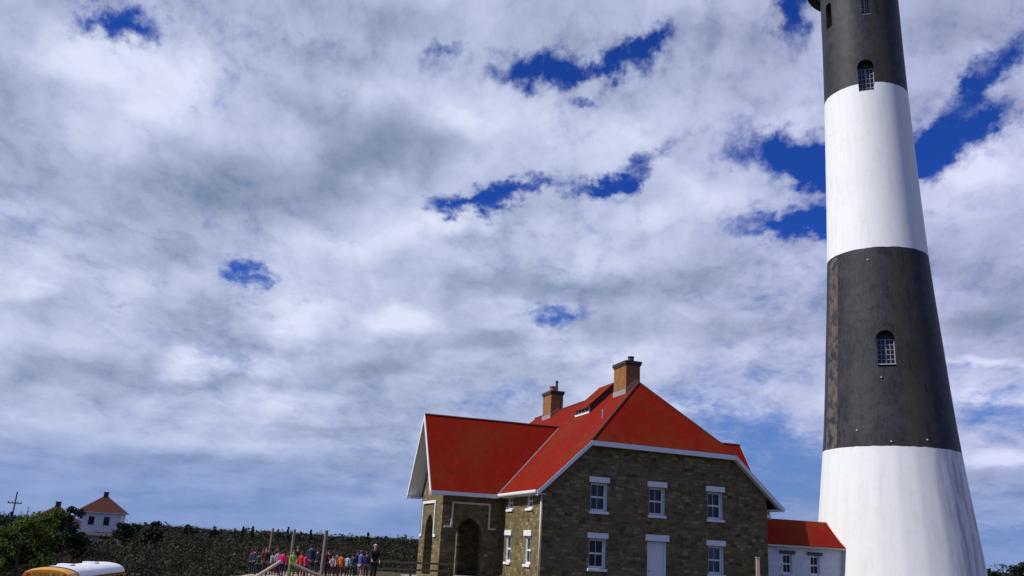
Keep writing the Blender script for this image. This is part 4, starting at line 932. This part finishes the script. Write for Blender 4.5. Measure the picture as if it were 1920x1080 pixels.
def person(px, Y, H, rz, top_c, leg_c, hair_c, label, skin_i=0, arm=(0.0, 0.0), shorts=False, long_hair=False, hood=None):
    """H standing height; arm = forward swing of each arm"""
    x = at(px, Y); g = float(gz(x, Y)); root = thing('person', label, 'person', (x, Y, g), rz, 'visitors gathered by the wooden poles')
    s = H/1.75; child = H < 1.45; hk = 1.10 if child else 1.0
    V3 = lambda a, b, c: (a*s, b*s, c*s)
    def armpts(sd, sw):
        sh_ = (sd*.185, 0, 1.42); ca, sa = math.cos(sw), math.sin(sw)
        el_ = (sd*.235, -sa*.27, 1.42-.27*ca); f = sw+.35; wr = (sd*.225, el_[1]-.25*math.sin(f), el_[2]-.25*math.cos(f))
        hn = (sd*.215, wr[1]-.09*math.sin(f), wr[2]-.09*math.cos(f)); return sh_, el_, wr, hn, f
    hd = 1.75-.115*hk*1.0
    N = []; E = []
    def add(p, r_, par=None):
        N.append((V3(*p), r_*s if not isinstance(r_, tuple) else (r_[0]*s, r_[1]*s))); i = len(N)-1
        if par is not None: E.append((par, i))
        return i
    pel = add((0, 0, .95), (.155, .11)); wai = add((0, 0, 1.10), (.135, .10), pel); che = add((0, 0, 1.30), (.165, .11), wai); nb = add((0, 0, 1.45), (.085, .07), che)
    nk = add((0, -.01, 1.52), .055, nb); h1 = add((0, -.02, 1.575), .078*hk, nk); h2 = add((0, -.02, 1.66), .098*hk, h1); add((0, -.01, 1.725), .062*hk, h2)
    nose = None
    for sd, sw in ((-1, arm[0]), (1, arm[1])):
        a_, b_, c_, h_, f = armpts(sd, sw)
        i = add(a_, .055, nb); i = add(b_, .043, i); i = add(c_, .030, i); p_ = add(h_, (.036, .02), i)
        fd = Vector((0, -math.sin(f), -math.cos(f)))
        for k in range(4):
            q = Vector(h_)+Vector((sd*0, -.024+.016*k, 0))+fd*(.055+.012*(1.5-abs(k-1.5))); N.append((V3(*q), .0085*s)); E.append((p_, len(N)-1))
        q = Vector(c_)+Vector((-sd*.03, -.02, 0))+fd*.06; N.append((V3(*q), .010*s)); E.append((i, len(N)-1))
    for sd in (-1, 1):
        i = add((sd*.09, 0, .86), .085, pel); i = add((sd*.105, -.01, .49), .056, i); i = add((sd*.11, .01, .12), .037, i); i = add((sd*.11, 0, .05), .04, i); add((sd*.12, -.14, .035), .032, i)
    bm_ = skin_mesh(N, E, 2)
    body = bpy.data.objects.new('body', bm_); bm_.materials.clear(); bm_.materials.append(MATS[cm_('skin', SKINS[skin_i], .6)]); col.objects.link(body); body.parent = root
    # face: nose, eyes, mouth folded into one small mesh on the head
    fc = MB(); z0_ = 1.655
    for sd in (-1, 1): fc.tube([V3(sd*.034, -.108*hk, z0_), V3(sd*.034, -.118*hk, z0_)], .011*s, 8)
    fc.tube([V3(-.022, -.100*hk, 1.598), V3(.022, -.100*hk, 1.598)], .006*s, 6)
    fc.build('eyes_and_mouth', 'black_letter', body)
    ns = MB(); ns.tube([V3(0, -.10*hk, 1.655), V3(0, -.130*hk, 1.622), V3(0, -.105*hk, 1.612)], [.008*s, .014*s, .010*s], 6); ns.build('nose', cm_('skin', SKINS[skin_i], .6), body)
    # jacket
    N = []; E = []
    a0 = add((0, 0, .88), (.185, .135)); a1 = add((0, 0, 1.08), (.165, .125), a0); a2 = add((0, 0, 1.30), (.19, .135), a1); a3 = add((0, 0, 1.455), (.10, .085), a2)
    for sd, sw in ((-1, arm[0]), (1, arm[1])):
        a_, b_, c_, h_, f = armpts(sd, sw); i = add(a_, .078, a3); i = add(b_, .062, i); c2 = Vector(b_).lerp(Vector(c_), .92); add(tuple(c2), .050, i)
    jm = skin_mesh(N, E, 2, 0); jo = bpy.data.objects.new('jacket', jm); jm.materials.clear(); jm.materials.append(MATS[cm_('cloth', top_c)]); col.objects.link(jo); jo.parent = root
    N = []; E = []
    p0 = add((0, 0, .93), (.168, .122)); lo_ = .50 if shorts else .10
    for sd in (-1, 1):
        i = add((sd*.092, 0, .84), .103, p0); i = add((sd*.105, -.01, .52), .076, i)
        if not shorts: add((sd*.11, .005, lo_), .058, i)
    tm = skin_mesh(N, E, 2, 0); to = bpy.data.objects.new('trousers', tm); tm.materials.clear(); tm.materials.append(MATS[cm_('cloth', leg_c)]); col.objects.link(to); to.parent = root
    for sd in (-1, 1):
        sh_ = MB(); sh_.slab([V3(sd*.115-.05, .07, 0), V3(sd*.115+.05, .07, 0), V3(sd*.12+.052, -.13, 0), V3(sd*.12, -.19, 0), V3(sd*.12-.052, -.13, 0)], (0, 0, .085*s)); sh_.build('shoe', 'rubber', root, bevel=.015)
    # hair: cap over the skull, longer at the back when long_hair
    hb = MB(); n1, n2 = 14, 8; vs = []; fs = []; cy, cz = -.012, 1.668; rr = .112*hk
    for j in range(n2+1):
        th = j/n2
        for i in range(n1):
            a = 2*math.pi*i/n1; back_ = (1+math.sin(a))/2; mx = .30*math.pi+.33*math.pi*back_+(0.05*math.pi)*math.sin(3*a)
            ph_ = th*mx; z = math.cos(ph_)*rr*1.06; q = math.sin(ph_)*rr
            if long_hair and back_ > .45 and j >= n2-2: z -= (.10 if j == n2 else .04)*back_
            vs.append(V3(math.cos(a)*q, cy+math.sin(a)*q*1.08, cz+z))
    for j in range(n2):
        for i in range(n1): i2 = (i+1) % n1; fs.append((j*n1+i, j*n1+i2, (j+1)*n1+i2, (j+1)*n1+i))
    hb.add(vs, fs); ho = hb.build('hair', cm_('hair', hair_c), root, smooth=True)
    so_ = ho.modifiers.new('t', 'SOLIDIFY'); so_.thickness = .012; so_.offset = 1
    if hood:
        hm_ = MB(); hm_.tube([V3(0, .10, 1.42), V3(0, .12, 1.50), V3(0, .08, 1.54)], [.07*s, .085*s, .05*s], 10); hm_.build('hood', cm_('cloth', hood), jo, smooth=True)
if SKIN_OK:
    DK = (.02, .02, .028)
    P_ = person
    P_(478, 52.0, 1.40, 2.0, (.03, .03, .05), DK, (.03, .02, .015), 'person in a dark slate jacket behind the left end of the group')
    P_(499, 51.6, 1.30, .8, (.10, .03, .05), DK, (.05, .03, .02), 'child in a wine coloured top half hidden behind the maroon jacket', arm=(.7, .2))
    P_(524, 52.2, 1.48, 1.4, (.05, .045, .04), DK, (.03, .02, .015), 'taller person in a dark brown coat behind the pink jacket')
    P_(563, 51.8, 1.50, 3.9, (.03, .05, .04), DK, (.10, .06, .04), 'taller person in a dark olive coat behind the lime and red children')
    P_(579, 47.9, 1.20, 2.2, (.42, .02, .10), (.06, .02, .04), (.03, .02, .015), 'small child in a crimson jacket touching the bright red one', arm=(.2, .9))
    P_(622, 50.9, 1.38, 4.1, (.06, .025, .03), DK, (.04, .02, .015), 'child in a dark brown red jacket behind the pale pink child')
    P_(637, 51.4, 1.30, 2.5, (.03, .06, .07), DK, (.03, .02, .02), 'child in a dark petrol jacket behind the orange one')
    P_(674, 51.8, 1.44, 1.2, (.03, .03, .04), DK, (.03, .02, .02), 'person in a charcoal jacket behind the royal blue child')
    P_(484, 50.5, 1.34, 2.6, (.035, .015, .04), DK, (.04, .02, .015), 'child in a dark plum jacket, leftmost of the visitors')
    P_(492, 49.0, 1.12, 3.4, (.02, .075, .055), DK, (.03, .02, .015), 'small child in a dark teal jacket near the leftmost pole')
    P_(505, 48.0, 1.42, .3, (.085, .012, .014), (.05, .02, .02), (.12, .04, .025), 'reddish haired person in a dark maroon jacket behind the pale rail')
    P_(517, 50.5, 1.15, 2.9, (.13, .33, .27), DK, (.04, .025, .015), 'small child in a pale sea green shirt beside the thin pole')
    P_(528, 49.6, 1.30, 3.6, (.70, .32, .48), (.06, .02, .06), (.03, .02, .02), 'child in a light pink jacket left of the magenta one')
    P_(536, 48.4, 1.30, 2.7, (.50, .01, .12), (.05, .015, .045), (.035, .02, .015), 'dark haired child in a bright magenta jacket')
    P_(546, 50.0, 1.18, 3.3, (.20, .03, .02), DK, (.05, .03, .02), 'child in a brick red top close to the middle pole')
    P_(556, 47.4, 1.33, .2, (.22, .34, .06), (.05, .10, .03), (.10, .05, .03), 'child in a lime green top right of the middle pole', arm=(.5, .2))
    P_(571, 48.0, 1.28, 2.9, (.58, .012, .035), (.09, .01, .03), (.10, .04, .03), 'child in a bright red jacket seen from behind')
    P_(588, 49.4, 1.66, 3.0, (.015, .025, .075), (.015, .02, .04), (.02, .02, .03), 'tall person in a navy jacket with teal collar left of the tallest pole', hood=(.04, .22, .24))
    P_(600, 51.5, 1.45, 2.4, (.02, .02, .028), DK, (.02, .015, .012), 'person in a dark jacket directly left of the tallest pole')
    P_(615, 48.2, 1.42, .5, (.075, .02, .022), (.06, .015, .03), (.08, .045, .03), 'person in a dark maroon jacket directly right of the tallest pole', arm=(.3, .8))
    P_(630, 49.3, 1.16, .1, (.45, .33, .32), DK, (.04, .025, .02), 'small child in a pale pink top right of the tallest pole', arm=(.9, .4))
    P_(645, 48.4, 1.28, 3.1, (.62, .13, .015), (.10, .03, .02), (.02, .015, .015), 'child in a bright orange jacket in the middle of the group')
    P_(657, 49.4, 1.22, 2.8, (.28, .36, .52), DK, (.02, .02, .02), 'child in a light blue jacket right of the orange one')
    P_(667, 50.2, 1.24, 3.3, (.015, .06, .045), DK, (.02, .018, .015), 'child in a dark green jacket right of the light blue one')
    P_(681, 48.6, 1.46, 2.6, (.06, .07, .30), (.20, .21, .24), (.07, .05, .14), 'child in a royal blue jacket with grey shorts', shorts=True, arm=(.2, .6))
    P_(692, 50.0, 1.40, 3.5, (.04, .03, .07), (.05, .045, .05), (.03, .02, .03), 'person in a dark purple jacket beside the black coated man')
    P_(706, 47.6, 1.78, .4, (.012, .012, .015), (.012, .012, .016), (.50, .48, .45), 'white haired man in a long black jacket, rightmost of the visitors', arm=(.5, .3))
